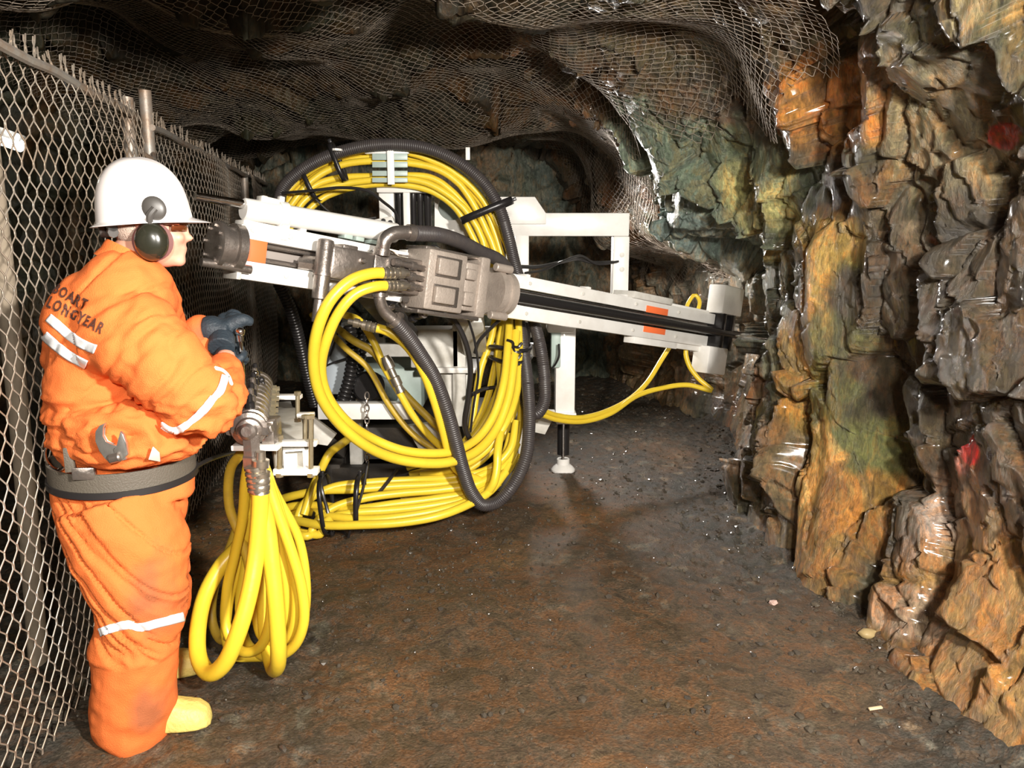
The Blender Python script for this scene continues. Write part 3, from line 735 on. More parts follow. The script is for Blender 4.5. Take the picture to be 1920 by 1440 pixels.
for (px, py) in ((719, 414), (732, 417)):
    bm = B(); cyl(bm, P(px, py, 4.9) + Vector((0, -.006, 0)), P(px, py, 4.9) + Vector((0, .01, 0)), .014, 14); obj('pin_hole', bm, M_black, rig)
for x0, x1 in ((733, 745), (746, 756), (770, 782), (783, 795), (796, 810)):
    c = P((x0 + x1) / 2, 360, 5.15); b_ = P((x0 + x1) / 2, 432, 5.15); r_ = (x1 - x0) / 2 / FPX * 5.15 * .98
    bm = B(); lathe(bm, b_, (0, 0, 1), [(0, r_ * .8), (.01, r_), ((c - b_).z * .75, r_), ((c - b_).z * .78, r_ * 1.15), ((c - b_).z, r_ * 1.15)], 16); obj('accumulator_cylinder', bm, M_black, rig)
# hose clamp plates on top of the arch
CD = 4.93
bm = B(); pbox(bm, 684, 282, 766, 288, CD, .16, .002); obj('hose_clamp_plate', bm, M_white, rig)
bm = B(); pbox(bm, 727, 276, 738, 346, CD - .03, .02, .002); obj('hose_clamp_post', bm, M_white, rig)
for y0, y1 in ((288, 300), (303, 314), (320, 330), (333, 342)):
    bm = B(); pbox(bm, 698, y0, 764, y1, CD - .005, .012, .002); obj('hose_clamp_bar', bm, M_green, rig)
bm = B(); pbox(bm, 873, 276, 881, 300, 5.2, .03, .003); obj('marker_pin', bm, M_white, rig)
# --- body, tank and skid behind the hoses
bm = B(); pbox(bm, 602, 604, 646, 740, 4.95, .35, .01); obj('control_cabinet', bm, mat('pale_blue_panel', (.45, .50, .54), .4), rig)
bm = B(); pbox(bm, 655, 690, 790, 770, 5.15, .5, .02); tank = obj('hydraulic_tank', bm, M_green, rig)
bm = B(); cyl(bm, P(690, 725, 4.75), P(720, 740, 5.1), .10, 28, bevel=.015); obj('electric_motor', bm, M_black, rig)
bm = B(); pbox(bm, 770, 618, 860, 690, 4.95, .25, .01); obj('valve_housing', bm, M_whited, rig)
bm = B(); pbox(bm, 790, 690, 905, 700, 4.9, .4, .004); obj('deck_plate', bm, M_white, rig)
bm = B(); pbox(bm, 815, 700, 880, 800, 5.0, .2, .01); obj('frame_leg', bm, M_whited, rig)
bm = B(); pbox(bm, 850, 610, 872, 800, 4.95, .1, .006); obj('frame_leg', bm, M_whited, rig)
bm = B(); pbox(bm, 596, 757, 772, 787, 4.55, .09, .006); obj('front_cross_bar', bm, M_white, rig)
bm = B(); prism(bm, [P(760, 800, 4.6), P(840, 790, 4.6), P(880, 868, 4.6), P(800, 868, 4.6)], Vector((0, .06, 0)), .004); obj('footplate', bm, M_whited, rig)
bm = B(); prism(bm, [P(985, 772, 5.1), P(1042, 775, 5.1), P(1022, 815, 5.1), P(990, 808, 5.1)], Vector((0, .12, 0)), .004); obj('gusset_plate', bm, M_whited, rig)
bm = B(); c = P(1002, 782, 5.1); cyl(bm, c, c + Vector((0, -.01, 0)), .018, 12); obj('bolt', bm, M_steel, rig)
M_skid = mat('dark_skid', (.06, .055, .05), .6, .3, .3, 20, .5, 5, (.12, .09, .06))
for x in (-1.15, -.06):
    bm = B(); wbox(bm, (x - .06, 4.9, .02), (x + .06, 6.3, .2), .008); obj('skid_beam', bm, M_skid, rig)
for y in (4.95, 5.5, 6.2):
    bm = B(); wbox(bm, (-1.15, y - .05, .05), (-.05, y + .05, .18), .008); obj('skid_cross_beam', bm, M_skid, rig)
bm = B(); wbox(bm, (-1.0, 5.0, .2), (.0, 6.0, .42), .02); obj('engine_block', bm, M_skid, rig)
for x, y in ((-1.0, 5.0), (.08, 5.0), (-1.0, 6.0), (.08, 6.0)):
    bm = B(); beam(bm, (x, y, .18), (x, y, .95), .08, .08, .006); obj('frame_post', bm, M_whited, rig)
bm = B(); beam(bm, (-1.0, 5.0, .92), (.2, 5.0, .92), .08, .08); obj('frame_rail', bm, M_whited, rig)
bm = B(); beam(bm, (-1.0, 6.0, .92), (.2, 6.0, .92), .08, .08); obj('frame_rail', bm, M_whited, rig)
# mount carrying the feed frame on the body
bm = B(); q = fp(FS(900), -.13, -.06); beam(bm, q, (q.x, 5.0, .92), .14, .10, .01); obj('feed_mount', bm, M_whited, rig)
bm = B(); q = fp(FS(700), -.05, -.1); beam(bm, q, (q.x + .1, 5.1, .95), .12, .10, .01); obj('feed_mount', bm, M_skid, rig)
q = P(960, 423, RD)
bm = B(); beam(bm, (q.x, 5.8, .9), (q.x, 5.8, 1.8), .09, .09, .006); obj('frame_post', bm, M_white, rig)

# ------------------------------------------------------------------ control valve stand
M_skid = MATS['dark_skid']
st = root('control_valve_stand', 'steel spool valve bank on a white bolted bracket in front of the worker', 'control valve', tuple(F(540, 1000)))
bm = B(); a = P(552, 862, 2.80); b = P(533, 765, 4.5); 
def tube_square(bm, a, b, w_, th):
    u_ = (b - a).normalized(); s_ = u_.cross(Vector((0, 0, 1))).normalized(); t_ = s_.cross(u_)
    o1 = [a + s_ * x * w_ / 2 + t_ * y * w_ / 2 for x, y in ((-1, -1), (1, -1), (1, 1), (-1, 1))]
    i1 = [a + s_ * x * (w_ / 2 - th) + t_ * y * (w_ / 2 - th) for x, y in ((-1, -1), (1, -1), (1, 1), (-1, 1))]
    L_ = b - a; V = [[bm.verts.new(p) for p in o1], [bm.verts.new(p + L_) for p in o1], [bm.verts.new(p) for p in i1], [bm.verts.new(p + L_) for p in i1]]
    for k in range(4):
        j = (k + 1) % 4
        bm.faces.new([V[0][k], V[0][j], V[1][j], V[1][k]]); bm.faces.new([V[2][k], V[3][k], V[3][j], V[2][j]])
        bm.faces.new([V[0][k], V[2][k], V[2][j], V[0][j]]); bm.faces.new([V[1][k], V[1][j], V[3][j], V[3][k]])
tube_square(bm, a, b, .075, .007); obj('support_arm', bm, M_white, st)
bm = B(); beam(bm, b + Vector((0, -.03, 0)), Vector((-1.10, 5.0, .25)), .07, .07, .006); obj('support_arm', bm, M_skid, st)
# bracket plates and bolts
def zat(py, d): return P(960, py, d).z
bm = B(); x0, x1 = P(515, 800, 2.9).x, P(582, 800, 2.9).x; z1 = zat(838, 2.9)
na = P(548, 838, 2.86); fa = P(534, 838, 3.60); na.z = fa.z = z1 - .05; dv = fa - na; add_box(bm, (na + fa) / 2, dv / 2, Vector((-dv.y, dv.x, 0)).normalized() * (x1 - x0) / 2, Vector((0, 0, .05)), .006); top = obj('mounting_box', bm, M_whited, st)
bm = B(); pbox(bm, 494, 829, 592, 838, 2.80, .05, .003); obj('clamp_strap', bm, M_white, st)
bm = B(); pbox(bm, 512, 880, 594, 892, 2.78, .05, .003); obj('clamp_strap', bm, M_white, st)
bm = B(); pbox(bm, 512, 742, 562, 750, 3.3, .05, .003); obj('clamp_strap', bm, M_white, st)
bm = B(); pbox(bm, 556, 776, 586, 784, 2.95, .04, .003); obj('clamp_strap', bm, M_white, st)
for px, y0, y1, d in ((524, 820, 888, 2.79), (583, 782, 888, 2.79), (572, 782, 832, 2.90), (558, 738, 785, 3.1), (505, 738, 752, 3.3)):
    bm = B(); cyl(bm, P(px, y1, d), P(px, y0, d), .009, 10); lathe(bm, P(px, y1, d) - Vector((0, 0, .012)), (0, 0, 1), [(0, .015), (.014, .015)], 6); lathe(bm, P(px, y0, d) - Vector((0, 0, .006)), (0, 0, 1), [(0, .015), (.014, .015)], 6)
    obj('threaded_bolt', bm, M_brass, st)
bm = B(); prism(bm, [P(588, 783, 3.9), P(630, 815, 3.9), P(614, 836, 3.9), P(588, 832, 3.9)], Vector((0, .03, 0)), .003); obj('side_gusset', bm, M_whited, st)
# valve bank: sections stacked away from the camera
vb = B(); va = P(470, 800, 2.72); vz = P(483, 722, 3.25); u_ = (vz - va).normalized(); n_ = (vz - va).length
prof = [(0, .040), (.0, .055)]
k = 0; h = 0
while h < n_ - .02:
    prof += [(h + .004, .062), (h + .040, .062), (h + .044, .052), (h + .052, .052)]; h += .056
lathe(vb, va, u_, prof, 20); vbo = obj('valve_bank', vb, M_steel, st)
s_ = u_.cross(Vector((0, 0, 1))).normalized(); t_ = s_.cross(u_)
for k in range(7):
    c = va + u_ * (.03 + k * .075) + t_ * .06
    bm = B(); lathe(bm, c, t_, [(0, .018), (.02, .018), (.025, .011), (.045, .011), (.05, .007)], 12); obj('spool_cap', bm, M_steel if k % 2 else M_black, vbo)
    c = va + u_ * (.03 + k * .075) + s_ * .055
    bm = B(); lathe(bm, c, s_, [(0, .016), (.022, .016), (.024, .010), (.034, .010)], 6); obj('port_plug', bm, M_brass, vbo)
# front swivel fitting with hose tail
fr = P(468, 800, 2.70)
bm = B(); lathe(bm, fr + u_ * .0, -u_, [(0, .055), (.012, .060), (.03, .060), (.034, .045), (.05, .042), (.055, .030)], 28); obj('end_cap', bm, M_steel, vbo)
for sx in (-1, 1):
    c = fr + Vector((sx * .060, 0, -.01)); bm = B(); lathe(bm, c + Vector((0, .02, 0)), (0, -1, 0), [(0, .022), (.03, .022), (.034, .016), (.05, .016)], 6); obj('port_plug', bm, M_steel, vbo)
bm = B(); c = P(470, 812, 2.64); lathe(bm, c, (.02, 0, -1), [(0, .020), (.004, .029), (.075, .031), (.08, .036), (.115, .036), (.12, .032)], 6, True); obj('hex_adaptor', bm, M_steel, vbo)
bm = B(); lathe(bm, P(469, 808, 2.64), Vector((0, -1, .15)), [(0, .026), (.03, .028), (.04, .018)], 24); obj('swivel_nut', bm, M_steel, vbo)
bm = B(); pbox(bm, 433, 836, 520, 846, 2.70, .06, .003); obj('mounting_strap', bm, M_white, st)
bm = B(); pbox(bm, 490, 790, 512, 838, 2.72, .10, .006); obj('mounting_block', bm, M_steel, st)
# lever
lv = B(); la, lb = P(459, 738, 2.80), P(449, 628, 2.78)
sweep(lv, [la.lerp(lb, k / 8) for k in range(9)], .0075, 10); lo = obj('control_lever', lv, M_chrome, st)
bm = B(); bmesh.ops.create_uvsphere(bm, u_segments=20, v_segments=12, radius=.017, matrix=Matrix.Translation(P(450, 622, 2.78))); cyl(bm, P(450, 640, 2.78), P(449, 628, 2.78), .012, 14); obj('lever_knob', bm, M_chrome, lo)
for k, (px, py) in enumerate(((448, 705), (452, 712), (478, 700), (490, 712))):
    bm = B(); q = P(px, py, 2.95 + .05 * k); sweep(bm, [q, q + Vector((-.01 * (1 - k), 0, -.05))], .008, 8); bmesh.ops.create_uvsphere(bm, u_segments=10, v_segments=8, radius=.014, matrix=Matrix.Translation(q)); obj('short_lever', bm, M_chrome if k % 2 == 0 else M_black, st)
# ------------------------------------------------------------------ hoses
M_yel = mat('yellow_hose_rubber', (.74, .53, .035), .36, bump=.12, bscale=25, var=.35, vscale=6, var_col=(.60, .40, .03), spec=.5)
M_yeld = mat('shaded_ochre_hose_rubber', (.55, .37, .03), .5, bump=.15, bscale=25, var=.5, vscale=8, var_col=(.28, .18, .04))  # darker hose copy: shadow browning behind the loop painted in, plus one ochre hose
M_crimp = mat('crimped_ferrule', (.55, .50, .42), .28, .9, var=.4, vscale=40, var_col=(.25, .2, .12))
def ppath(pts): return [P(*q) for q in pts]
def ferrule(parent, a, b, r):
    bm = B(); a = Vector(a); b = Vector(b); L_ = (b - a).length
    prof = [(0, r * .55), (L_ * .18, r * .6), (L_ * .2, r * 1.0), (L_ * .38, r * 1.0), (L_ * .4, r * .7), (L_ * .5, r * .7)]
    for k in range(3): prof += [(L_ * (.5 + .16 * k), r * 1.12), (L_ * (.5 + .16 * k) + L_ * .10, r * 1.12), (L_ * (.5 + .16 * k) + L_ * .115, r * 1.0)]
    prof.append((L_, r * 1.1))
    lathe(bm, a, b - a, prof, 16); return obj('ferrule', bm, M_crimp, parent)
def hose(pts, r, label, group=None, m=None, seg=10, end_ferrules='', name='yellow_hose', cat='hose', n=12):
    pts = [Vector(p) for p in pts]
    path = catmull(pts, seg); path = resample(path, max(.02, r * .8))
    for p in path: p.z = max(p.z, r + .005)
    t = root(name, label, cat, tuple(path[len(path) // 2]), group)
    bm = B(); sweep(bm, path, r, n); obj('hose_tube', bm, m or M_yel, t, angle=60)
    if 's' in end_ferrules:
        d = (path[0] - path[2]).normalized(); ferrule(t, path[0] + d * .11, path[0] - d * .035, r)
    if 'e' in end_ferrules:
        d = (path[-1] - path[-3]).normalized(); ferrule(t, path[-1] + d * .11, path[-1] - d * .035, r)
    return t
def corrugated(pts, r, label, pitch=.012, depth=.10, m=None, cat='sleeved hose', name='black_spiral_hose'):
    path = resample(catmull([Vector(p) for p in pts], 14), pitch / 3)
    for p in path: p.z = max(p.z, r + .004)
    t = root(name, label, cat, tuple(path[len(path) // 2]))
    bm = B(); sweep(bm, path, r, 14, rfun=lambda i: r * (1 if i % 3 else 1 - depth)); obj('spiral_sleeve', bm, m or M_rubber, t, angle=80)
    return t
def offset_path(pts, orad, odep):
    """pts in pixels+depth; shifts sideways in the plane the bundle lies in (orad, metres) and away from the camera (odep)"""
    W = catmull([P(*q) for q in pts], 4); out = []
    for i, p in enumerate(W):
        t = (W[min(i + 1, len(W) - 1)] - W[max(i - 1, 0)]).normalized()
        n_ = Vector((0, 1, 0)).cross(t).normalized(); out.append(p + n_ * orad + Vector((0, odep, 0)))
    return out
# --- arch bundle over the top of the rig, seen left of and right of the clamp
ARCH = [(552, 500, 4.95), (534, 440, 4.95), (548, 390, 4.95), (584, 348, 4.98), (640, 322, 5.0), (700, 312, 5.0), (765, 315, 5.0), (820, 330, 5.0), (868, 365, 5.0), (905, 420, 5.0), (930, 480, 5.0), (948, 540, 5.0), (957, 610, 4.95), (957, 680, 4.85), (940, 760, 4.75), (900, 830, 4.65), (840, 880, 4.6), (770, 905, 4.6)]
rnd = random.Random(12)
labs = ['uppermost yellow hose of the arch over the rig, just inside the black hose', 'second yellow hose from the top of the arch, through the clamp bars', 'third yellow hose from the top of the arch over the rig', 'fourth yellow hose from the top of the arch over the rig', 'fifth yellow hose from the top, low in the arch', 'innermost yellow hose of the arch, lowest through the clamp']
for k, (o1, o2) in enumerate(((.075, .0), (.040, .03), (.018, -.02), (-.020, .02), (-.05, -.015), (-.082, .02))):
    W = offset_path(ARCH, -o1 * 1.0, o2)
    # two layers squeezed apart at the clamp plates, then fanned
    for i, p in enumerate(W):
        f = math.exp(-((p.x + .75) / .30) ** 2) if p.z > 1.7 else 0
        p.z += f * (.02 if k < 3 else -.03)
        p.x += .012 * math.sin(i * .35 + k * 2.1); p.z += .010 * math.sin(i * .41 + k)
        p.x += (rnd.random() - .5) * .006
    hose(W, .021, labs[k], 'yellow hoses in the arch bundle', M_yel, 5)
# --- black spiral hose around the outside of the arch
corrugated(ppath([(522, 395, 4.9), (530, 355, 4.9), (562, 322, 4.9), (615, 293, 4.9), (680, 275, 4.9), (745, 271, 4.9), (805, 280, 4.9), (862, 306, 4.9), (908, 345, 4.9), (936, 390, 4.9), (952, 440, 4.9), (964, 490, 4.95), (980, 545, 5.0), (1000, 600, 4.9), (1015, 660, 4.75), (1021, 715, 4.7), (1020, 755, 4.7), (1006, 776, 4.7), (990, 765, 4.72), (984, 725, 4.8), (982, 670, 4.95), (985, 610, 5.1)]), .037, 'black ribbed hose arching over the top of the rig outside the yellow bundle')
corrugated(ppath([(776, 437, 3.80), (820, 440, 3.95), (860, 452, 4.15), (900, 472, 4.4), (940, 492, 4.65), (962, 530, 4.85), (972, 590, 4.9), (982, 660, 4.8), (990, 730, 4.6), (992, 800, 4.45), (985, 860, 4.35), (960, 912, 4.3), (930, 942, 4.28), (905, 946, 4.25), (885, 925, 4.2), (868, 880, 4.15), (855, 830, 4.1), (838, 770, 4.05), (815, 710, 4.0), (785, 660, 3.90), (760, 625, 3.82), (740, 602, 3.77)]), .0375, 'black ribbed hose looping down in front of the rig almost to the ground')
corrugated(ppath([(520, 525, 4.6), (545, 580, 4.7), (562, 640, 4.8), (575, 700, 4.9), (590, 760, 5.0)]), .036, 'black ribbed conduit slanting down behind the cross tube, left of the pale cabinet', .02, .22, M_black, 'conduit', 'ribbed_conduit')
corrugated(ppath([(655, 610, 4.75), (662, 660, 4.75), (655, 710, 4.75), (640, 760, 4.75)]), .040, 'black ribbed conduit hanging inside the large yellow loop, left one', .026, .25, M_black, 'conduit', 'ribbed_conduit')
corrugated(ppath([(672, 600, 4.85), (678, 650, 4.85), (668, 715, 4.85), (650, 770, 4.85)]), .034, 'black ribbed conduit hanging inside the large yellow loop, right one', .026, .25, M_black, 'conduit', 'ribbed_conduit')
# --- front loops
hose(ppath([(728, 512, 3.66), (695, 513, 3.60), (656, 527, 3.54), (620, 562, 3.50), (596, 615, 3.50), (588, 680, 3.56), (600, 740, 3.64), (632, 790, 3.72), (680, 832, 3.80), (735, 858, 3.92), (790, 868, 4.0), (845, 866, 4.1), (895, 845, 4.25), (930, 805, 4.4), (952, 750, 4.5), (962, 690, 4.6), (968, 620, 4.75)]), .026, 'outer thick yellow hose of the big front loop below the carriage', None, M_yel, 10, 's')
hose(ppath([(733, 536, 3.67), (705, 537, 3.61), (668, 550, 3.57), (638, 582, 3.55), (613, 635, 3.56), (602, 690, 3.62), (614, 742, 3.70), (648, 788, 3.78), (698, 822, 3.92), (750, 843, 3.98), (800, 850, 4.05), (850, 846, 4.15), (895, 822, 4.3), (925, 780, 4.4), (944, 720, 4.5), (952, 650, 4.65), (955, 600, 4.8)]), .024, 'inner thick yellow hose of the big front loop below the carriage', None, M_yel, 10, 's')
hose(ppath([(694, 612, 3.9), (728, 622, 3.9), (762, 648, 3.92), (790, 690, 3.96), (812, 745, 4.02), (830, 805, 4.08), (842, 850, 4.15), (862, 885, 4.3), (900, 900, 4.4)]), .023, 'yellow hose curving down from the left-hand fitting beside the black hose', None, M_yel, 10, 's')
hose(ppath([(645, 590, 4.3), (672, 600, 4.3), (700, 640, 4.3), (722, 690, 4.3), (748, 735, 4.3), (775, 780, 4.32), (808, 820, 4.35), (842, 850, 4.4), (880, 880, 4.45)]), .020, 'yellow hose with a steel joint halfway, crossing inside the front loop', None, M_yel, 10)
t_ = root('hose_coupling', 'long steel hose coupling on the slanting yellow hose inside the front loop', 'coupling', tuple(P(735, 700, 4.22)))
bm = B(); a, b = P(722, 668, 4.26), P(752, 735, 4.26)
lathe(bm, a, b - a, [(0, .022), (.03, .03), (.07, .03), (.075, .02), (.12, .02), (.125, .028), (.17, .028), (.175, .022), ((b - a).length, .026)], 16); obj('coupling_body', bm, M_crimp, t_)
hose(ppath([(600, 590, 4.75), (632, 615, 4.6), (665, 640, 4.45), (700, 660, 4.45), (735, 710, 4.45), (765, 745, 4.45), (800, 780, 4.45), (835, 815, 4.45), (860, 850, 4.5)]), .022, 'dusty ochre hose darkened for the shade behind the front loop, upper one', None, M_yeld, 10)
hose(ppath([(585, 590, 4.85), (618, 622, 4.7), (650, 655, 4.55), (690, 690, 4.55), (730, 760, 4.5), (770, 810, 4.5), (810, 840, 4.5), (850, 860, 4.5)]), .018, 'thin ochre hose darkened for the shade behind the front loop, lower one', None, M_yeld, 10)
# bundle hanging on the right, below the feed frame
R_ = [([(930, 590, 4.95), (920, 640, 4.9), (902, 690, 4.85), (892, 745, 4.8), (885, 800, 4.75), (880, 850, 4.7)], 'innermost yellow hose of the right-hand bundle, curving in towards the tank'),
      ([(945, 595, 4.9), (935, 660, 4.8), (938, 730, 4.7), (920, 790, 4.6), (880, 845, 4.5), (830, 885, 4.5)], 'yellow hose second from the inside of the right-hand bundle'),
      ([(972, 600, 4.85), (974, 670, 4.75), (968, 740, 4.6), (945, 800, 4.45), (905, 850, 4.4), (850, 880, 4.4), (790, 890, 4.45)], 'yellow hose along the outside of the right-hand bundle'),
      ([(978, 640, 4.95), (978, 720, 4.85), (975, 790, 4.75), (960, 850, 4.65), (925, 895, 4.6), (880, 925, 4.55)], 'outermost yellow hose at the right, half behind the black hose')]
for pts, lb in R_: hose(ppath(pts), .022, lb, None, M_yel, 8)
for k, (px, py) in enumerate(((962, 650), (960, 672))):
    t_ = root('cable_tie', ('upper' if k == 0 else 'lower') + ' black strap knotted round the right-hand yellow hose bundle', 'strap', tuple(P(px, py, 4.7)))
    bm = B(); c = P(957, py, 4.82); path = [c + Vector((math.cos(a) * .125, math.sin(a) * .12, .012 * math.sin(a * 2 + k))) for a in [2 * math.pi * i / 28 for i in range(28)]]
    sweep(bm, path, .012, 6, closed=True); obj('strap_band', bm, M_black, t_)
    bm = B(); q = P(px, py, 4.66)
    for j in range(4): sweep(bm, catmull([q, q + Vector((.03 * math.cos(j * 1.7), -.02, .03 * math.sin(j * 1.7))), q + Vector((.06 * math.cos(j * 1.7 + .5), -.01, .05 * math.sin(j * 1.7 + .5)))], 4), .009, 6)
    obj('strap_knot', bm, M_black, t_)
# --- ties round the arch
def arch_tie(px, py, d, ang, hw, hd, label, wdt=.024):
    t_ = root('cable_tie', label, 'strap', tuple(P(px, py, d)))
    c = P(px, py, d); u_ = Vector((math.cos(ang), 0, math.sin(ang))); n_ = Vector((-math.sin(ang), 0, math.cos(ang)))
    bm = B(); k = 32; rings = []
    for i in range(k):
        a = 2 * math.pi * i / k; ce, se = math.cos(a), math.sin(a)
        p = c + u_ * hw * (abs(ce) ** .7 * (1 if ce > 0 else -1)) + Vector((0, 1, 0)) * hd * (abs(se) ** .7 * (1 if se > 0 else -1))
        rings.append([bm.verts.new(p - n_ * wdt), bm.verts.new(p + n_ * wdt)])
    for i in range(k):
        j = (i + 1) % k; bm.faces.new([rings[i][0], rings[j][0], rings[j][1], rings[i][1]])
    o = obj('strap_band', bm, M_black, t_); md = o.modifiers.new('thick', 'SOLIDIFY'); md.thickness = .004; md.offset = 1
    bm = B(); add_box(bm, c + u_ * (hw + .012), u_ * .014, Vector((0, .014, 0)), n_ * .010, .003); obj('strap_buckle', bm, M_black, t_)
arch_tie(584, 348, 4.95, math.radians(-66 + 180), .10, .08, 'black tie round the arch bundle at its lower left', .014)
arch_tie(634, 304, 4.93, math.radians(-70 + 180), .115, .07, 'black tie round the arch bundle left of the clamp, under a white peg', .014)
arch_tie(913, 395, 4.95, math.radians(22), .165, .10, 'broad black strap round the arch bundle on its right shoulder', .022)
bm = B(); cyl(bm, P(632, 283, 4.85), P(632, 279, 4.85), .03, 10); o = obj('white_peg', bm, M_white, label='small white peg end on top of the tie left of the clamp', cat='peg')
# --- black cables
CAB = [([(530, 362, 4.85), (580, 358, 4.8), (640, 352, 4.8), (690, 358, 4.8), (718, 378, 4.85), (742, 400, 4.95), (752, 430, 5.0)], .009, 'black cable running under the left arch to the black cylinders'),
       ([(590, 372, 4.9), (622, 400, 4.9), (660, 412, 4.9), (705, 408, 4.95)], .007, 'thin black cable sagging inside the left of the arch'),
       ([(800, 468, 4.0), (812, 462, 3.98), (828, 470, 3.98), (842, 482, 4.0)], .009, 'short black cable bent over the top of the grey gearbox'),
       ([(826, 588, 4.2), (850, 600, 4.25), (872, 640, 4.3), (882, 690, 4.35), (878, 745, 4.4), (872, 800, 4.45), (890, 840, 4.5)], .016, 'thick black cable dropping from the gearbox through the middle'),
       ([(875, 590, 4.25), (890, 640, 4.35), (897, 700, 4.4), (888, 760, 4.45), (882, 810, 4.5)], .007, 'thin black cable just right of the thick one in the middle'),
       ([(945, 592, 4.3), (918, 618, 4.35), (898, 640, 4.38), (890, 662, 4.4)], .010, 'black cable sloping back from the feed rail to the middle'),
       ([(940, 660, 4.85), (938, 720, 4.8), (905, 730, 4.75), (885, 740, 4.7)], .012, 'black cable behind the right-hand bundle'),
       ([(938, 735, 4.9), (925, 780, 4.85), (905, 820, 4.8), (885, 835, 4.75)], .034, 'stout black hose behind the right-hand bundle'),
       ([(1048, 645, 5.22), (1048, 668, 5.2), (1042, 682, 5.22), (1036, 690, 5.25)], .007, 'short black wire on the white support column'),
       ([(975, 500, 5.0), (1010, 500, 5.2), (1050, 492, 5.4), (1085, 486, 5.6), (1110, 492, 5.65), (1150, 492, 5.72)], .012, 'dark cable running right to the white frame post, upper one'),
       ([(985, 512, 5.0), (1020, 506, 5.2), (1060, 488, 5.4), (1090, 480, 5.55), (1120, 495, 5.65), (1160, 490, 5.7)], .008, 'dark cable crossing the upper cable inside the white frame'),
       ([(598, 880, 4.2), (604, 920, 4.2), (616, 965, 4.15), (622, 1000, 4.15), (625, 1030, 4.2), (612, 1050, 4.2), (592, 1040, 4.2), (580, 1000, 4.2), (590, 960, 4.2)], .010, 'black cord looped at the left end of the ground bundle'),
       ([(690, 865, 4.15), (682, 910, 4.12), (668, 960, 4.1), (655, 1000, 4.12), (645, 1030, 4.2), (625, 1035, 4.25), (600, 1010, 4.3)], .008, 'thin black cord hanging over the ground bundle'),
       ([(745, 880, 4.4), (718, 915, 4.3), (680, 955, 4.3), (630, 990, 4.3)], .010, 'black cord lying slantwise across the ground bundle'),
       ([(560, 1060, 4.15), (580, 1030, 4.1), (605, 1015, 4.15), (618, 1040, 4.2), (600, 1065, 4.2), (575, 1050, 4.25)], .007, 'tangle of thin black cord on the ground left of the bundle'),
       ([(300, 905, 2.75), (345, 890, 2.7), (380, 868, 2.8), (430, 850, 3.1), (455, 845, 3.4)], .008, 'black cable stretched from behind the worker to the valve stand'),
       ([(640, 600, 4.9), (625, 650, 4.9), (605, 700, 4.88), (590, 730, 4.9)], .006, 'thin dark cord crossing inside the big loop, left'),
       ([(604, 690, 4.86), (625, 680, 4.86), (650, 672, 4.86), (665, 668, 4.86)], .006, 'thin dark cord crossing inside the big loop, right')]
M_cable = mat('black_cable', (.018, .016, .016), .35)
for pts, r, lb in CAB:
    W = resample(catmull(ppath(pts), 10), .015)
    for p in W: p.z = max(p.z, r + .004)
    bm = B(); sweep(bm, W, r, 8); obj('black_cable', bm, M_cable, None, label=lb, cat='cable')
# --- ground bundle in front of the skid
GB = [
 ([(505, 1000, 4.3), (530, 1028, 4.2), (556, 1018, 4.15), (556, 985, 4.2), (570, 945, 4.25), (620, 915, 4.3), (690, 905, 4.35), (770, 900, 4.4), (850, 895, 4.4), (915, 880, 4.45), (955, 845, 4.5), (968, 790, 4.6)], 'topmost yellow hose of the ground bundle'),
 ([(470, 960, 4.5), (510, 942, 4.4), (548, 930, 4.3), (600, 920, 4.3), (660, 918, 4.3), (740, 912, 4.35), (820, 908, 4.38), (890, 896, 4.4), (940, 865, 4.5), (958, 815, 4.6)], 'second yellow hose down in the ground bundle'),
 ([(520, 1010, 4.3), (548, 1025, 4.15), (575, 1018, 4.1), (590, 985, 4.15), (620, 955, 4.2), (680, 935, 4.25), (750, 925, 4.3), (830, 918, 4.33), (900, 905, 4.38), (950, 870, 4.5), (970, 830, 4.6)], 'third yellow hose down in the ground bundle, bending down at its left end'),
 ([(465, 990, 4.5), (510, 965, 4.42), (545, 950, 4.35), (600, 948, 4.3), (660, 955, 4.2), (740, 945, 4.22), (820, 935, 4.28), (890, 922, 4.35), (940, 895, 4.45), (962, 860, 4.55)], 'fourth yellow hose down in the ground bundle'),
 ([(545, 1000, 4.2), (570, 1015, 4.14), (600, 1002, 4.12), (615, 975, 4.14), (660, 962, 4.15), (730, 957, 4.18), (810, 948, 4.22), (880, 932, 4.3), (930, 905, 4.4), (955, 870, 4.5)], 'fifth yellow hose down in the ground bundle'),
 ([(480, 1010, 4.4), (530, 975, 4.35), (570, 960, 4.3), (620, 968, 4.15), (690, 974, 4.1), (760, 968, 4.12), (830, 955, 4.18), (890, 935, 4.28), (935, 905, 4.4)], 'sixth yellow hose down in the ground bundle'),
 ([(500, 940, 4.5), (525, 962, 4.35), (555, 975, 4.2), (610, 985, 4.08), (680, 984, 4.05), (750, 980, 4.06), (820, 968, 4.1), (880, 945, 4.2), (920, 920, 4.3), (948, 885, 4.4)], 'lowest yellow hose of the ground bundle, resting on the floor'),
 ([(668, 812, 4.75), (655, 822, 4.6), (638, 834, 4.4), (618, 850, 4.3), (603, 878, 4.28), (585, 920, 4.25), (570, 965, 4.2)], 'short yellow hose rising from the bundle behind the valve stand'),
 ([(950, 775, 4.62), (938, 815, 4.42), (933, 848, 4.33), (932, 875, 4.3), (926, 905, 4.28), (910, 930, 4.3)], 'short yellow hose hanging in front of the right end of the ground bundle'),
 ([(970, 850, 4.75), (950, 885, 4.7), (900, 915, 4.6), (830, 930, 4.5), (750, 935, 4.45)], 'yellow hose behind the ground bundle on its right')]
for pts, lb in GB: hose(ppath(pts), .0235, lb, 'yellow hoses in the ground bundle', M_yel, 8)
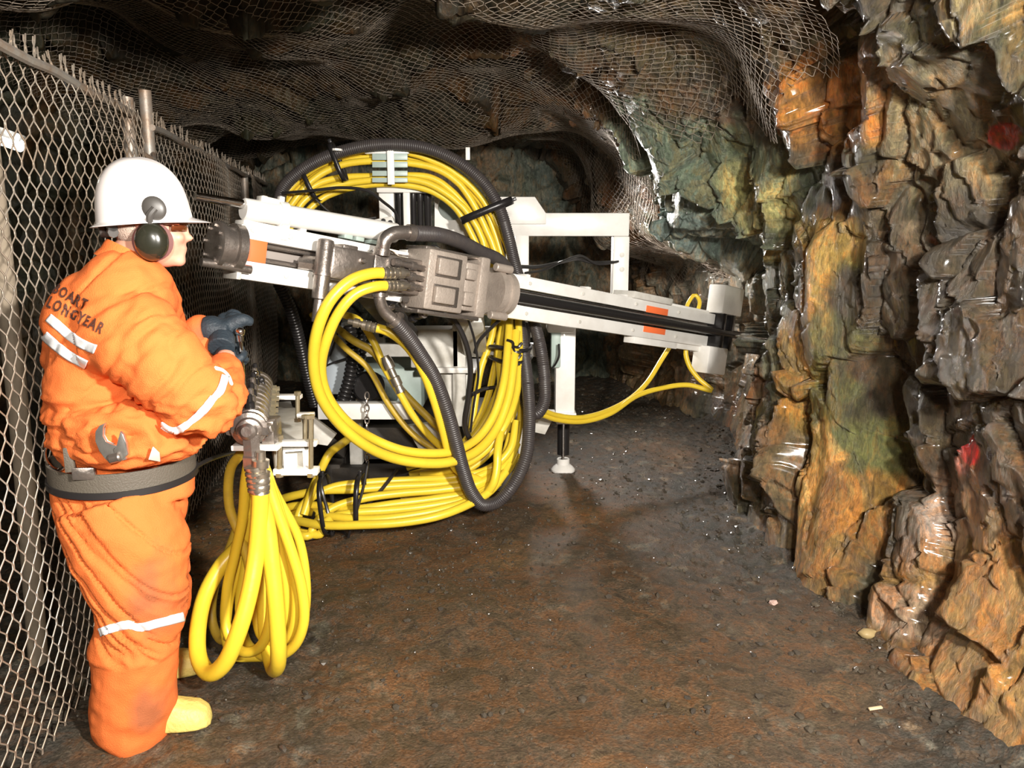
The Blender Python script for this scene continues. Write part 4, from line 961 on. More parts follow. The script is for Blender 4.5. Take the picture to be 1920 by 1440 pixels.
arch_tie(675, 940, 4.2, math.radians(88), .15, .12, 'black strap round the middle of the ground bundle', .014)
arch_tie(612, 945, 4.18, math.radians(95), .16, .13, 'black strap round the left end of the ground bundle', .012)
# --- chain links hanging in front of the cross bar
t_ = root('hanging_chain', 'short steel chain hanging over the white front cross bar', 'chain', tuple(P(688, 850, 4.4)))
for k in range(12):
    c = P(688, 742 + k * 11.5, 4.46); bm = B(); path = []
    for i in range(12):
        a = 2 * math.pi * i / 12; q = Vector((math.cos(a) * .012, 0, math.sin(a) * .022))
        if k % 2: q = Vector((0, q.x, q.z))
        path.append(c + q)
    sweep(bm, path, .0045, 6, closed=True); obj('chain_link', bm, M_steel, t_)
# --- hose bunch hanging from the control valve
HB = [
 ([(488, 905, 2.62), (487, 960, 2.62), (480, 1040, 2.6), (468, 1110, 2.56), (447, 1185, 2.52), (420, 1245, 2.52), (392, 1262, 2.56), (373, 1235, 2.62), (371, 1180, 2.7), (385, 1115, 2.8), (415, 1060, 2.88), (450, 1020, 2.92), (470, 960, 2.9), (478, 900, 2.85)], .0295, 'thickest yellow hose hanging from the valve, looping out lowest to the left', 's'),
 ([(478, 900, 2.64), (500, 980, 2.64), (510, 1060, 2.62), (518, 1140, 2.60), (522, 1210, 2.60), (521, 1245, 2.64), (512, 1252, 2.74), (500, 1200, 2.84), (494, 1120, 2.88), (490, 1020, 2.88), (490, 920, 2.86)], .0285, 'thick yellow hose hanging straight down from the valve, its bend facing the camera', ''),
 ([(492, 872, 2.68), (502, 905, 2.70), (520, 960, 2.70), (545, 1030, 2.70), (565, 1100, 2.70), (570, 1160, 2.70), (556, 1205, 2.72), (528, 1228, 2.76), (495, 1230, 2.82), (462, 1205, 2.88), (450, 1140, 2.92), (462, 1050, 2.94), (478, 960, 2.92)], .0195, 'outermost yellow hose on the right of the hanging bunch', ''),
 ([(494, 872, 2.74), (506, 905, 2.75), (532, 990, 2.74), (552, 1070, 2.74), (556, 1140, 2.74), (545, 1190, 2.76), (520, 1205, 2.8), (490, 1190, 2.86), (480, 1120, 2.9), (484, 1000, 2.92)], .020, 'second yellow hose from the right of the hanging bunch', ''),
 ([(490, 872, 2.77), (499, 910, 2.78), (515, 1000, 2.76), (535, 1080, 2.76), (538, 1140, 2.77), (530, 1190, 2.8), (510, 1225, 2.84), (480, 1245, 2.84), (445, 1238, 2.84), (425, 1200, 2.88), (428, 1130, 2.92), (450, 1050, 2.95), (475, 950, 2.95)], .0205, 'yellow hose in the middle of the hanging bunch, curling along the ground', ''),
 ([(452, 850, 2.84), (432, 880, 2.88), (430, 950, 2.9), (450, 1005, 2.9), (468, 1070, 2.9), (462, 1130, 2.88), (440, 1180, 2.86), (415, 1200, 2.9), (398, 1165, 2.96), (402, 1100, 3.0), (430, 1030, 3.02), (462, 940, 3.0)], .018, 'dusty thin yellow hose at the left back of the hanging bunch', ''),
 ([(466, 868, 2.78), (460, 905, 2.80), (455, 970, 2.82), (440, 1040, 2.84), (425, 1110, 2.84), (425, 1180, 2.82), (450, 1220, 2.78), (485, 1215, 2.74), (505, 1170, 2.72), (508, 1080, 2.74), (500, 980, 2.76), (495, 910, 2.8)], .019, 'yellow hose circling inside the hanging bunch behind the thickest one', ''),
 ([(496, 872, 2.80), (514, 920, 2.80), (560, 1010, 2.84), (574, 1090, 2.84), (572, 1150, 2.84), (560, 1190, 2.86), (530, 1180, 2.9), (515, 1100, 2.92), (505, 980, 2.92)], .017, 'slender yellow hose at the right back of the hanging bunch', '')]
for pts, r, lb, fe in HB:
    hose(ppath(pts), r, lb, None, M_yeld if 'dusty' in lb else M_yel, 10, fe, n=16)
t_ = root('hose_collar', 'silver crimped collar gathering the yellow hoses under the valve', 'collar', tuple(P(485, 905, 2.62)))
bm = B(); a, b = P(478, 872, 2.62), P(486, 922, 2.62)
L_ = (b - a).length; prof = [(0, .022)]
for k in range(5): prof += [(.004 + k * L_ / 5, .037), (.004 + k * L_ / 5 + .009, .037), (.004 + k * L_ / 5 + .0095, .031), (k * L_ / 5 + L_ / 5, .031)]
lathe(bm, a, b - a, prof, 20); obj('crimp_shell', bm, M_crimp, t_)
# --- thin yellow hoses at the drill end
E_ = [([(1010, 765, 4.75), (1040, 778, 4.9), (1090, 783, 5.1), (1140, 770, 5.3), (1185, 745, 5.5), (1215, 715, 5.65), (1240, 675, 5.75), (1262, 640, 5.78)], 'thin yellow hose rising to the underside of the feed rail at the drill end'),
      ([(1010, 775, 4.78), (1045, 787, 4.93), (1095, 790, 5.12), (1145, 775, 5.3), (1195, 742, 5.5), (1240, 728, 5.6), (1290, 722, 5.65), (1335, 732, 5.65), (1310, 710, 5.68), (1292, 685, 5.7), (1286, 655, 5.72), (1296, 636, 5.75)], 'thin yellow hose bending back on itself below the end clamp')]
for pts, lb in E_: hose(ppath(pts), .0175, lb, None, M_yel, 10)
hose(ppath([(1285, 585, 5.85), (1292, 565, 5.82), (1303, 553, 5.8), (1312, 565, 5.8), (1308, 585, 5.82)]), .014, 'small yellow hose loop on top of the feed rail by the end clamp', None, M_yel, 8)
# ------------------------------------------------------------------ worker
M_skin = mat('skin', (.62, .33, .23), .5, bump=.1, bscale=60, var=.3, vscale=12, var_col=(.50, .20, .13))
M_over = mat('orange_overall_cloth', (.80, .185, .045), .82, bump=.35, bscale=300, var=.25, vscale=5, var_col=(.72, .13, .02), spec=.2)
M_refl = mat('reflective_tape', (.82, .84, .86), .35, .1)
M_helm = mat('white_helmet_shell', (.84, .79, .77), .28, coat=.5)
M_glove = mat('dark_blue_glove', (.020, .030, .040), .6, bump=.3, bscale=120)
M_belt = mat('olive_grey_belt', (.10, .085, .065), .6, bump=.3, bscale=200)
M_beltd = mat('black_belt_leather', (.02, .018, .018), .4)
PC = P(232, 850, 2.5)                                             # the worker's axis
PX, PY = PC.x, PC.y
fwd = Vector((math.cos(math.radians(28)), math.sin(math.radians(28)), 0)); rgt = Vector((fwd.y, -fwd.x, 0)); UP = Vector((0, 0, 1))
person = root('person', 'person in orange overalls, white hard hat and ear muffs gripping the valve lever', 'person', (PX, PY, 0))
def W(px, py, d=2.5): return P(px, py, d)
def ring(c, r1, r2, ax1, ax2, n=28, e=1.0):
    return [c + ax1 * r1 * (abs(math.cos(a)) ** e * (1 if math.cos(a) >= 0 else -1)) + ax2 * r2 * (abs(math.sin(a)) ** e * (1 if math.sin(a) >= 0 else -1)) for a in [2 * math.pi * k / n for k in range(n)]]
def loft(bm, rings, cap=True):
    V = [[bm.verts.new(p) for p in r] for r in rings]; n = len(V[0])
    for i in range(len(V) - 1):
        for k in range(n): bm.faces.new([V[i][k], V[i][(k + 1) % n], V[i + 1][(k + 1) % n], V[i + 1][k]])
    if cap: bm.faces.new(V[0][::-1]); bm.faces.new(V[-1])
def tube_limb(bm, pts, radii, n=20, flat=1.0):
    """tapering limb through joints"""
    path = catmull(pts, 8); m = len(path); L_ = len(pts) - 1
    rr = np.interp(np.linspace(0, L_, m), range(len(radii)), radii)
    sweep(bm, path, 0, n, True, rfun=lambda i: float(rr[i]))
def remeshed(name, bm, voxel, m, parent, smooth=6, post=None, factor=.5):
    bmesh.ops.recalc_face_normals(bm, faces=bm.faces[:])
    me = bpy.data.meshes.new('tmp'); bm.to_mesh(me); bm.free()
    o = bpy.data.objects.new('tmp', me); COL.objects.link(o)
    md = o.modifiers.new('r', 'REMESH'); md.mode = 'VOXEL'; md.voxel_size = voxel
    ms = o.modifiers.new('s', 'SMOOTH'); ms.iterations = smooth; ms.factor = factor
    dg = bpy.context.evaluated_depsgraph_get(); ev = o.evaluated_get(dg)
    me2 = bpy.data.meshes.new_from_object(ev); bpy.data.objects.remove(o); bpy.data.meshes.remove(me)
    n = len(me2.vertices); co = np.empty(n * 3, np.float32); no = np.empty(n * 3, np.float32)
    me2.vertices.foreach_get('co', co); me2.vertex_normals.foreach_get('vector', no)
    co = co.reshape(-1, 3).astype(float); no = no.reshape(-1, 3)
    if post: co = post(co, no)
    off = np.array(world_loc(parent)); 
    me2.vertices.foreach_set('co', (co - off).astype(np.float32).ravel()); me2.update()
    me2.polygons.foreach_set('use_smooth', np.ones(len(me2.polygons), bool))
    me2.materials.clear(); me2.materials.append(m); me2.name = name
    q = bpy.data.objects.new(name, me2); COL.objects.link(q); q.parent = parent
    q['_off'] = 0; del q['_off']
    return q
# heights of the joints
hipz, waistz = P(230, 900, 2.5).z, P(230, 862, 2.5).z
# body centre line leans back from the feet to the hips, then the back rounds forward
SP = [  # (px, py, half width across px direction (front-back as seen), half depth, )
 (250, 925, .215, .165), (238, 885, .225, .170), (235, 850, .232, .175), (228, 800, .240, .18), (222, 740, .243, .185), (218, 680, .238, .19), (216, 620, .225, .195), (220, 570, .200, .19), (228, 530, .150, .165), (240, 500, .098, .10), (250, 478, .074, .075)]
def torso_rings(grow=0.0):
    out = []
    for px, py, a, b in SP:
        c = P(px, py, 2.5)
        out.append(ring(c, a + grow, b + grow, fwd * .85 + rgt * 0.0, rgt, 32, .85))
    return out
sh_r = P(232, 590, 2.33); sh_l = P(262, 575, 2.68)
el_r = P(388, 765, 2.36); wr_r = P(425, 668, 2.66)
el_l = P(345, 700, 2.80); wr_l = P(388, 622, 2.80)
hip_r = P(235, 930, 2.42); kn_r = P(262, 1160, 2.40); an_r = P(250, 1400, 2.40)
hip_l = P(255, 930, 2.60); kn_l = P(285, 1150, 2.66); an_l = P(268, 1335, 2.72)
an_r.z = .12; an_l.z = .12
# --- body (skin): one continuous surface
bm = B()
loft(bm, torso_rings(-.03))
neck0, neck1 = P(246, 500, 2.5), P(282, 440, 2.5)
tube_limb(bm, [neck0, P(262, 470, 2.5), neck1], [.078, .070, .066])
# head: profile faces right
hc = P(282, 420, 2.5)                                             # centre of the skull
hf = Vector((math.cos(math.radians(14)), math.sin(math.radians(14)), -.04)).normalized(); hr = Vector((hf.y, -hf.x, 0)).normalized(); hu = hr.cross(hf)
def hp(f, s, u): return hc + hf * f + hr * s + hu * u
def blob(bm, c, r, ax=(1, 1, 1), seg=20):
    m_ = Matrix.Translation(c) @ Matrix((tuple(hf) + (0,), tuple(hr) + (0,), tuple(hu) + (0,), (0, 0, 0, 1))).transposed() @ Matrix.Diagonal((*[r * a for a in ax], 1))
    bmesh.ops.create_uvsphere(bm, u_segments=seg, v_segments=seg // 2 + 2, radius=1, matrix=m_)
blob(bm, hp(-.01, 0, .03), .098, (1.03, .80, 1.0))
blob(bm, hp(.028, 0, -.045), .074, (.98, .82, 1.05))              # face mass
blob(bm, hp(.040, 0, -.095), .045, (1.05, .95, .8))               # jaw
blob(bm, hp(.078, 0, -.108), .022, (1, 1.2, .9))                  # chin
blob(bm, hp(.083, .028, -.038), .024, (.8, 1, .8)); blob(bm, hp(.083, -.028, -.038), .024, (.8, 1, .8))   # cheeks
blob(bm, hp(.085, 0, .012), .03, (.6, 1.6, .7))                   # brow
blob(bm, hp(.100, 0, -.020), .013, (1.0, .7, 2.0)); blob(bm, hp(.110, 0, -.038), .014, (1.1, 1.0, .8))    # nose
blob(bm, hp(.094, 0, -.070), .014, (.8, 1.6, .5)); blob(bm, hp(.091, 0, -.084), .013, (.8, 1.5, .55))     # lips
for s in (-1, 1): blob(bm, hp(-.005, s * .078, -.015), .022, (1, .5, 1.5))
tube_limb(bm, [sh_r, el_r, wr_r], [.06, .045, .032]); tube_limb(bm, [sh_l, el_l, wr_l], [.06, .045, .032])
tube_limb(bm, [hip_r, kn_r, an_r], [.09, .06, .045]); tube_limb(bm, [hip_l, kn_l, an_l], [.09, .06, .045])
body = remeshed('body', bm, .0075, M_skin, person, 5)
# eyes
for s in (-1, 1):
    bm = B(); blob(bm, hp(.077, s * .031, -.010), .0125); obj('eye', bm, mat('eye_white', (.75, .72, .68), .2), person)
    bm = B(); blob(bm, hp(.0865, s * .031, -.010), .0052); obj('iris', bm, mat('eye_iris', (.04, .03, .02), .2), person)
# --- grey cropped hair at the nape
bm = B(); blob(bm, hp(-.035, 0, -.012), .082, (.90, .93, .78)); o = obj('hair', bm, mat('cropped_grey_hair', (.42, .33, .27), .8, bump=.6, bscale=200), person)
# --- overalls
def wrinkle(co, no):
    f = np.zeros(len(co)); z = co[:, 2]
    zb = P(230, 862, 2.5).z
    q = co.copy()
    f += (fbm(q * np.array([1, 1, 1.6]), 6, 3, 5.0) - .5) * .036
    # gathers that fall to the belt and sag over it
    k = np.exp(-((z - (zb + .12)) / .11) ** 2); f += k * (np.abs(fbm(q * np.array([.8, .8, 2.2]), 9, 3, 15.0) - .5) * -.16 + .020)
    # diagonal drag lines on the trouser seat and knees
    w1 = q[:, 2] * 1.0 + (q[:, 0] - PX) * 1.3
    k2 = ((z < zb) & (z > .3)); r1 = fbm(np.stack([w1 * 14, q[:, 0] * 3, q[:, 1] * 3], 1), 1.0, 3, 3.0)
    f += k2 * (np.minimum(np.abs(r1 - .5), .09) * .20 - .012)
    k3 = ((z > zb + .2)); w2 = q[:, 2] - (q[:, 0] - PX) * .9
    r2 = fbm(np.stack([w2 * 8, q[:, 0] * 3, q[:, 1] * 3], 1), 1.0, 3, 8.0)
    f += k3 * (np.minimum(np.abs(r2 - .5), .07) * .17 - .009)
    # waist is drawn in under the belt
    f -= .020 * np.exp(-((z - zb) / .035) ** 2)
    f += (fbm(q, 28, 2, 1.0) - .5) * .004
    return co + no * f[:, None]
bm = B()
R_t = torso_rings(.0)
loft(bm, R_t[:-1])
# shoulder yoke
tube_limb(bm, [P(180, 585, 2.42), P(232, 560, 2.42), P(285, 585, 2.60)], [.10, .14, .10])
tube_limb(bm, [P(150, 640, 2.44), P(190, 590, 2.44), P(240, 560, 2.5)], [.12, .14, .12])
# right (near) sleeve: bulky, elbow towards the valve
tube_limb(bm, [P(205, 620, 2.36), P(262, 640, 2.32), P(325, 700, 2.30), P(378, 752, 2.33), P(392, 768, 2.36)], [.12, .135, .118, .108, .088], 24)
tube_limb(bm, [P(372, 768, 2.34), P(398, 745, 2.40), P(412, 705, 2.52), P(420, 682, 2.60)], [.085, .088, .068, .052], 20)
# left (far) sleeve
tube_limb(bm, [P(262, 585, 2.66), P(320, 660, 2.76), P(350, 680, 2.82), P(372, 640, 2.80), P(383, 622, 2.80)], [.12, .10, .082, .060, .050], 20)
# belly fold above the belt
tube_limb(bm, [P(140, 800, 2.45), P(220, 815, 2.32), P(310, 815, 2.38), P(330, 800, 2.58)], [.085, .09, .095, .08])
# trousers
loft(bm, [ring(P(238, 850, 2.5), .232, .165, fwd * .85, rgt, 28), ring(P(232, 905, 2.5), .235, .175, fwd * .85, rgt, 28), ring(P(230, 960, 2.5), .225, .17, fwd * .85, rgt, 28), ring(P(235, 1010, 2.5), .19, .15, fwd * .85, rgt, 28)])
tube_limb(bm, [P(215, 940, 2.44), P(245, 1040, 2.41), P(262, 1130, 2.40), P(258, 1190, 2.40), P(250, 1280, 2.40), P(248, 1365, 2.40), Vector((P(248, 1365, 2.40).x, 2.40, .14))], [.17, .168, .138, .126, .130, .124, .118], 26)
tube_limb(bm, [P(250, 940, 2.58), P(275, 1050, 2.62), P(285, 1150, 2.64), P(272, 1240, 2.68), P(268, 1305, 2.72)], [.15, .13, .115, .105, .10], 22)
overall = remeshed('overalls', bm, .0085, M_over, person, 5, wrinkle)
me = overall.data; co = np.empty(len(me.vertices) * 3, np.float32); me.vertices.foreach_get('co', co); co = co.reshape(-1, 3) + np.array((PX, PY, 0))
faces = [tuple(p.vertices) for p in me.polygons]
BV = BVHTree.FromPolygons([Vector(c) for c in co], faces)
# collar standing round the neck
bm = B()
cr = []
for (px, py, r1, r2) in ((245, 508, .112, .105), (250, 492, .098, .09), (254, 478, .092, .084), (256, 474, .088, .080), (254, 480, .082, .074), (248, 500, .078, .074)):
    c = P(px, py, 2.49); tilt = (fwd + UP * -.55).normalized(); cr.append(ring(c, r1, r2, tilt, rgt, 32))
loft(bm, cr, False); obj('collar', bm, M_over, person)
# grime on the trouser leg is part of the cloth: separate weathered patch material by world position
nt = M_over.node_tree; N = nt.nodes; L_ = nt.links; bs = N['Principled BSDF']
prev = bs.inputs['Base Color'].links[0].from_socket
geo = N.new('ShaderNodeTexCoord')
def soft_spot(c, r):
    v = N.new('ShaderNodeVectorMath'); v.operation = 'SUBTRACT'; L_.new(geo.outputs['Object'], v.inputs[0]); v.inputs[1].default_value = tuple(Vector(c) - Vector((PX, PY, 0)))
    s_ = N.new('ShaderNodeVectorMath'); s_.operation = 'DIVIDE'; L_.new(v.outputs[0], s_.inputs[0]); s_.inputs[1].default_value = r
    ln = N.new('ShaderNodeVectorMath'); ln.operation = 'LENGTH'; L_.new(s_.outputs[0], ln.inputs[0])
    nn = N.new('ShaderNodeTexNoise'); nn.inputs['Scale'].default_value = 14; nn.inputs['Detail'].default_value = 5; L_.new(geo.outputs['Object'], nn.inputs['Vector'])
    ad = N.new('ShaderNodeMath'); ad.operation = 'ADD'; L_.new(ln.outputs['Value'], ad.inputs[0]); L_.new(nn.outputs['Fac'], ad.inputs[1])
    mr = N.new('ShaderNodeMapRange'); mr.inputs['From Min'].default_value = 1.55; mr.inputs['From Max'].default_value = .85; mr.inputs['To Max'].default_value = .62; mr.inputs['To Min'].default_value = 0
    L_.new(ad.outputs[0], mr.inputs['Value']); return mr.outputs['Result']
for c, r in ((P(322, 1080, 2.45), (.075, .5, .17)), (P(300, 1300, 2.4), (.06, .5, .10)), (P(385, 620, 2.8), (.05, .3, .05))):
    mx = N.new('ShaderNodeMix'); mx.data_type = 'RGBA'; L_.new(soft_spot(c, r), mx.inputs[0]); L_.new(prev, mx.inputs[6]); mx.inputs[7].default_value = (.16, .085, .05, 1); prev = mx.outputs[2]
L_.new(prev, bs.inputs['Base Color'])
# --- things laid onto the cloth
def drape(pt, lift):
    r = ray(*pt); hit = BV.ray_cast(Vector((0, 0, CAMH)), r.normalized())
    if hit[0] is None: return None
    return hit[0] + hit[1].normalized() * lift
def tape(points, half, label, thick=.004):
    """band laid on the cloth: centre line given by sight lines, sewn down where they meet the cloth"""
    bm = B(); prevr = None
    pts = catmull([Vector((x, y, 0)) for x, y in points], 10)
    for i, p in enumerate(pts):
        t = (pts[min(i + 1, len(pts) - 1)] - pts[max(i - 1, 0)]).normalized(); n_ = Vector((-t.y, t.x, 0)); row = []
        for k in range(-3, 4):
            q = drape((p.x + n_.x * half * k / 3, p.y + n_.y * half * k / 3), thick)
            if q is None: row = None; break
            row.append(bm.verts.new(q))
        if row and prevr and (row[3].co - prevr[3].co).length < .06:
            for k in range(6): bm.faces.new([prevr[k], prevr[k + 1], row[k + 1], row[k]])
        prevr = row
    o = obj('reflective_tape', bm, M_refl, overall); md = o.modifiers.new('t', 'SOLIDIFY'); md.thickness = .003; md.offset = 1
    # children of the overalls keep the person's own origin
    return o
tape([(92, 595), (112, 612), (135, 632), (158, 646), (180, 655)], 8.5, 'upper')
tape([(86, 628), (108, 648), (130, 665), (150, 676), (164, 683)], 8.5, 'lower')
tape([(303, 796), (322, 806), (345, 800), (370, 778), (395, 752), (412, 730), (420, 705)], 7, 'sleeve')
tape([(187, 1186), (212, 1177), (240, 1171), (262, 1176), (295, 1168), (325, 1161), (346, 1156)], 8, 'leg')
def lettering(txt, x0, y0, ang, size, m):
    cu = bpy.data.curves.new('t', 'FONT'); cu.body = txt; cu.size = 1; cu.resolution_u = 2; cu.offset = .03; cu.space_character = 1.22
    o = bpy.data.objects.new('t', cu); COL.objects.link(o); dg = bpy.context.evaluated_depsgraph_get()
    me = bpy.data.meshes.new_from_object(o.evaluated_get(dg)); bpy.data.objects.remove(o)
    bm = B(); bm.from_mesh(me); bpy.data.meshes.remove(me)
    bmesh.ops.triangulate(bm, faces=bm.faces[:])
    for _ in range(2):
        es = [e for e in bm.edges if e.calc_length() > .12]
        if es: bmesh.ops.subdivide_edges(bm, edges=es, cuts=1)
        bmesh.ops.triangulate(bm, faces=bm.faces[:])
    ca_, sa_ = math.cos(ang), math.sin(ang)
    for v in bm.verts:
        x, y = v.co.x * size * .66, -v.co.y * size
        q = drape((x0 + x * ca_ - y * sa_, y0 + x * sa_ + y * ca_), .0045)
        v.co = q if q else Vector((0, 0, -9))
    bad = [v for v in bm.verts if v.co.z < -5]
    if bad: bmesh.ops.delete(bm, geom=bad, context='VERTS')
    return obj('lettering', bm, m, overall)
M_print = mat('dark_print', (.085, .03, .018), .7)
lettering('BOART', 99, 548, math.radians(29), 28, M_print)
lettering('LONGYEAR', 88, 574, math.radians(27), 29, M_print)
# --- belt
bm = B(); zb = P(230, 872, 2.5).z
def hoop(bm, z, grow, h, th, n=64, tilt=0.0, c=P(232, 872, 2.5), a=.234, b=.172):
    V = []
    for k in range(n):
        an = 2 * math.pi * k / n; q = fwd * .85 * math.cos(an) * (a + grow) + rgt * math.sin(an) * (b + grow)
        # the belt droops towards the camera side and the front
        dz = -.012 * math.sin(an) + tilt * math.cos(an)
        o1 = Vector((c.x, c.y, z)) + q + UP * dz; nrm = q.normalized()
        V.append([bm.verts.new(o1 - UP * h), bm.verts.new(o1 + nrm * th - UP * h), bm.verts.new(o1 + nrm * th + UP * h), bm.verts.new(o1 + UP * h)])
    for k in range(n):
        j = (k + 1) % n
        for i in range(4): bm.faces.new([V[k][i], V[j][i], V[j][(i + 1) % 4], V[k][(i + 1) % 4]])
hoop(bm, zb + .006, .014, .030, .007); belt = obj('belt', bm, M_belt, person)
bm = B(); hoop(bm, zb - .030, .020, .010, .008); obj('belt_edge', bm, M_beltd, belt)
def on_belt(px, py, lift):
    d = 2.2
    return P(px, py, d + lift)
def surf_at(px, py, out=.02):
    h = BV.ray_cast(Vector((0, 0, CAMH)), ray(px, py).normalized())
    return (h[0] - ray(px, py).normalized() * out) if h[0] else P(px, py, 2.3)
c = surf_at(104, 856, .03)
bm = B(); path = [c + Vector((math.cos(a) * .032, -.008 * math.sin(a), math.sin(a) * .044)) for a in [2 * math.pi * k / 28 for k in range(28)]]
sweep(bm, path, .0055, 8, closed=True); obj('belt_ring', bm, M_chrome, belt)
c = surf_at(158, 888, .035)
bm = B(); add_box(bm, c, Vector((.028, .012, -.003)), Vector((0, .006, 0)), Vector((0, 0, .019)), .003); obj('buckle', bm, M_steel, belt)
c = surf_at(130, 862, .03)
bm = B(); add_box(bm, c, Vector((.012, .004, 0)), Vector((0, .006, 0)), Vector((0, 0, .038)), .003); obj('belt_loop', bm, M_belt, belt)
# --- wrench standing in the pocket
def wrench(c, s, ang):
    t = root('adjustable_wrench', 'open-jawed steel adjustable wrench sticking out of the back pocket above the belt', 'wrench', tuple(c))
    ax = Vector((1, .15, 0)).normalized(); ux = (UP * math.cos(ang) + ax * math.sin(ang)).normalized(); vx = ux.cross(Vector((0, 1, 0))).normalized()
    if vx.x < 0: vx = -vx
    def L2(x, y): return c + vx * x * s + ux * y * s
    head = [(-.035, -.05), (-.042, -.02), (-.058, .01), (-.060, .06), (-.045, .100), (-.018, .122), (.010, .126), (-.012, .105), (-.024, .075), (-.020, .045), (.000, .028), (.020, .022), (.036, -.01), (.040, -.05)]
    bm = B(); prism(bm, [L2(x, y) for x, y in head], Vector((0, .014, 0)), .0025); obj('fixed_jaw', bm, mat('worn_chrome', (.58, .56, .52), .3, .85, var=.4, vscale=25), t)
    jaw = [(.006, .010), (.030, .018), (.045, .050), (.062, .078), (.070, .060), (.068, .020), (.058, -.030), (.030, -.045), (.004, -.02)]
    bm = B(); prism(bm, [L2(x, y) for x, y in jaw], Vector((0, .012, 0)) , .0025); 
    for v in bm.verts: v.co.y -= .004
    obj('moving_jaw', bm, MATS['worn_chrome'], t)
    bm = B(); q = L2(-.002, -.035); lathe(bm, q + Vector((-.022, -.006, 0)) * s, vx, [(0, .010), (.004, .014), (.030, .014), (.034, .010)], 14); obj('thumb_screw', bm, M_steel, t)
    return t
wrench(surf_at(212, 846, .035), .66, math.radians(-14))
bm = B(); prism(bm, [surf_at(278, 862, .03), surf_at(286, 838, .03), surf_at(298, 850, .03), surf_at(300, 866, .03)], Vector((0, .006, 0)), .001); obj('folded_rag', bm, mat('pale_rag', (.75, .62, .52), .8), label='pale folded cloth corner poking out of the front pocket above the belt', cat='cloth')
# --- hard hat
hat = []
HB_ = P(272, 414, 2.5)
bu = Vector((hu.x, hu.y, hu.z)); tl = math.radians(0)
hatf = (hf + UP * .115).normalized(); hatu = hr.cross(hatf).normalized(); hatu = hatu if hatu.z > 0 else -hatu
def hatp(f, s, u): return HB_ + hatf * f + hr * s + hatu * u
n = 56; rows = [(0, 1.0), (.02, .985), (.05, .965), (.09, .91), (.122, .81), (.15, .67), (.170, .50), (.182, .30), (.187, .12)]
bm = B(); V = []
for h, k in rows:
    r_ = []
    for i in range(n):
        a = 2 * math.pi * i / n; ca_, sa_ = math.cos(a), math.sin(a)
        F_ = .138 * k * ca_ - .012 * (1 - k) ; S_ = .118 * k * sa_
        rib = .004 * max(0, 1 - abs(S_) / .018) * (h > .05)
        r_.append(bm.verts.new(hatp(F_, S_, h + rib)))
    V.append(r_)
for i in range(len(V) - 1):
    for k in range(n): bm.faces.new([V[i][k], V[i][(k + 1) % n], V[i + 1][(k + 1) % n], V[i + 1][k]])
bm.faces.new(V[-1])
# brim: rain lip all round, peak at the front
rim = []
for j, (g, dz) in enumerate(((.0, 0), (.5, -.006), (1.0, -.010))):
    r_ = []
    for i in range(n):
        a = 2 * math.pi * i / n; ca_, sa_ = math.cos(a), math.sin(a)
        ext = .014 + .040 * max(0, ca_) ** 2.5 + .006 * max(0, -ca_)
        r_.append(bm.verts.new(hatp((.138 + ext * g) * ca_, (.118 + min(ext, .03) * g) * sa_, dz - .008 * max(0, ca_) ** 2 * g + 0)))
    rim.append(r_)
for j in range(2):
    for k in range(n): bm.faces.new([rim[j][k], rim[j][(k + 1) % n], rim[j + 1][(k + 1) % n], rim[j + 1][k]])
for k in range(n): bm.faces.new([V[0][k], rim[0][k], rim[0][(k + 1) % n], V[0][(k + 1) % n]])
hat = obj('hard_hat', bm, M_helm, person); md = hat.modifiers.new('t', 'SOLIDIFY'); md.thickness = .003; md2 = hat.modifiers.new('s', 'SUBSURF'); md2.levels = 1; md2.render_levels = 1
bm = B(); pts_ = [hatp(.10, .122, .028), hatp(.0, .128, .025)]
c = hatp(.050, .113, .030)
blobm = Matrix.Translation(c) @ Matrix((tuple(hf) + (0,), tuple(hr) + (0,), tuple(UP) + (0,), (0, 0, 0, 1))).transposed() @ Matrix.Rotation(math.radians(-25), 4, 'Y') @ Matrix.Diagonal((.034, .012, .036, 1))
bmesh.ops.create_uvsphere(bm, u_segments=18, v_segments=12, radius=1, matrix=blobm); obj('slot_cover', bm, mat('dark_plastic', (.06, .055, .05), .4), hat)
# rear ratchet of the harness
bm = B(); c = P(208, 443, 2.5)
for k in range(2):
    path = [hp(-.105 + .02 * abs(math.sin(a)) * 0 + .02 * (1 - math.cos(a)), .07 * math.sin(a), -.03 + .018 * k - .02 * math.cos(a) * 0) for a in [(-1 + 2 * i / 14) * 1.25 for i in range(15)]]
    sweep(bm, path, .016, 8)
obj('harness_band', bm, MATS['dark_plastic'], hat)
bm = B(); lathe(bm, hp(-.118, 0, -.02), -hf, [(0, .022), (.006, .027), (.020, .027), (.025, .018)], 18); obj('ratchet_knob', bm, MATS['dark_plastic'], hat)
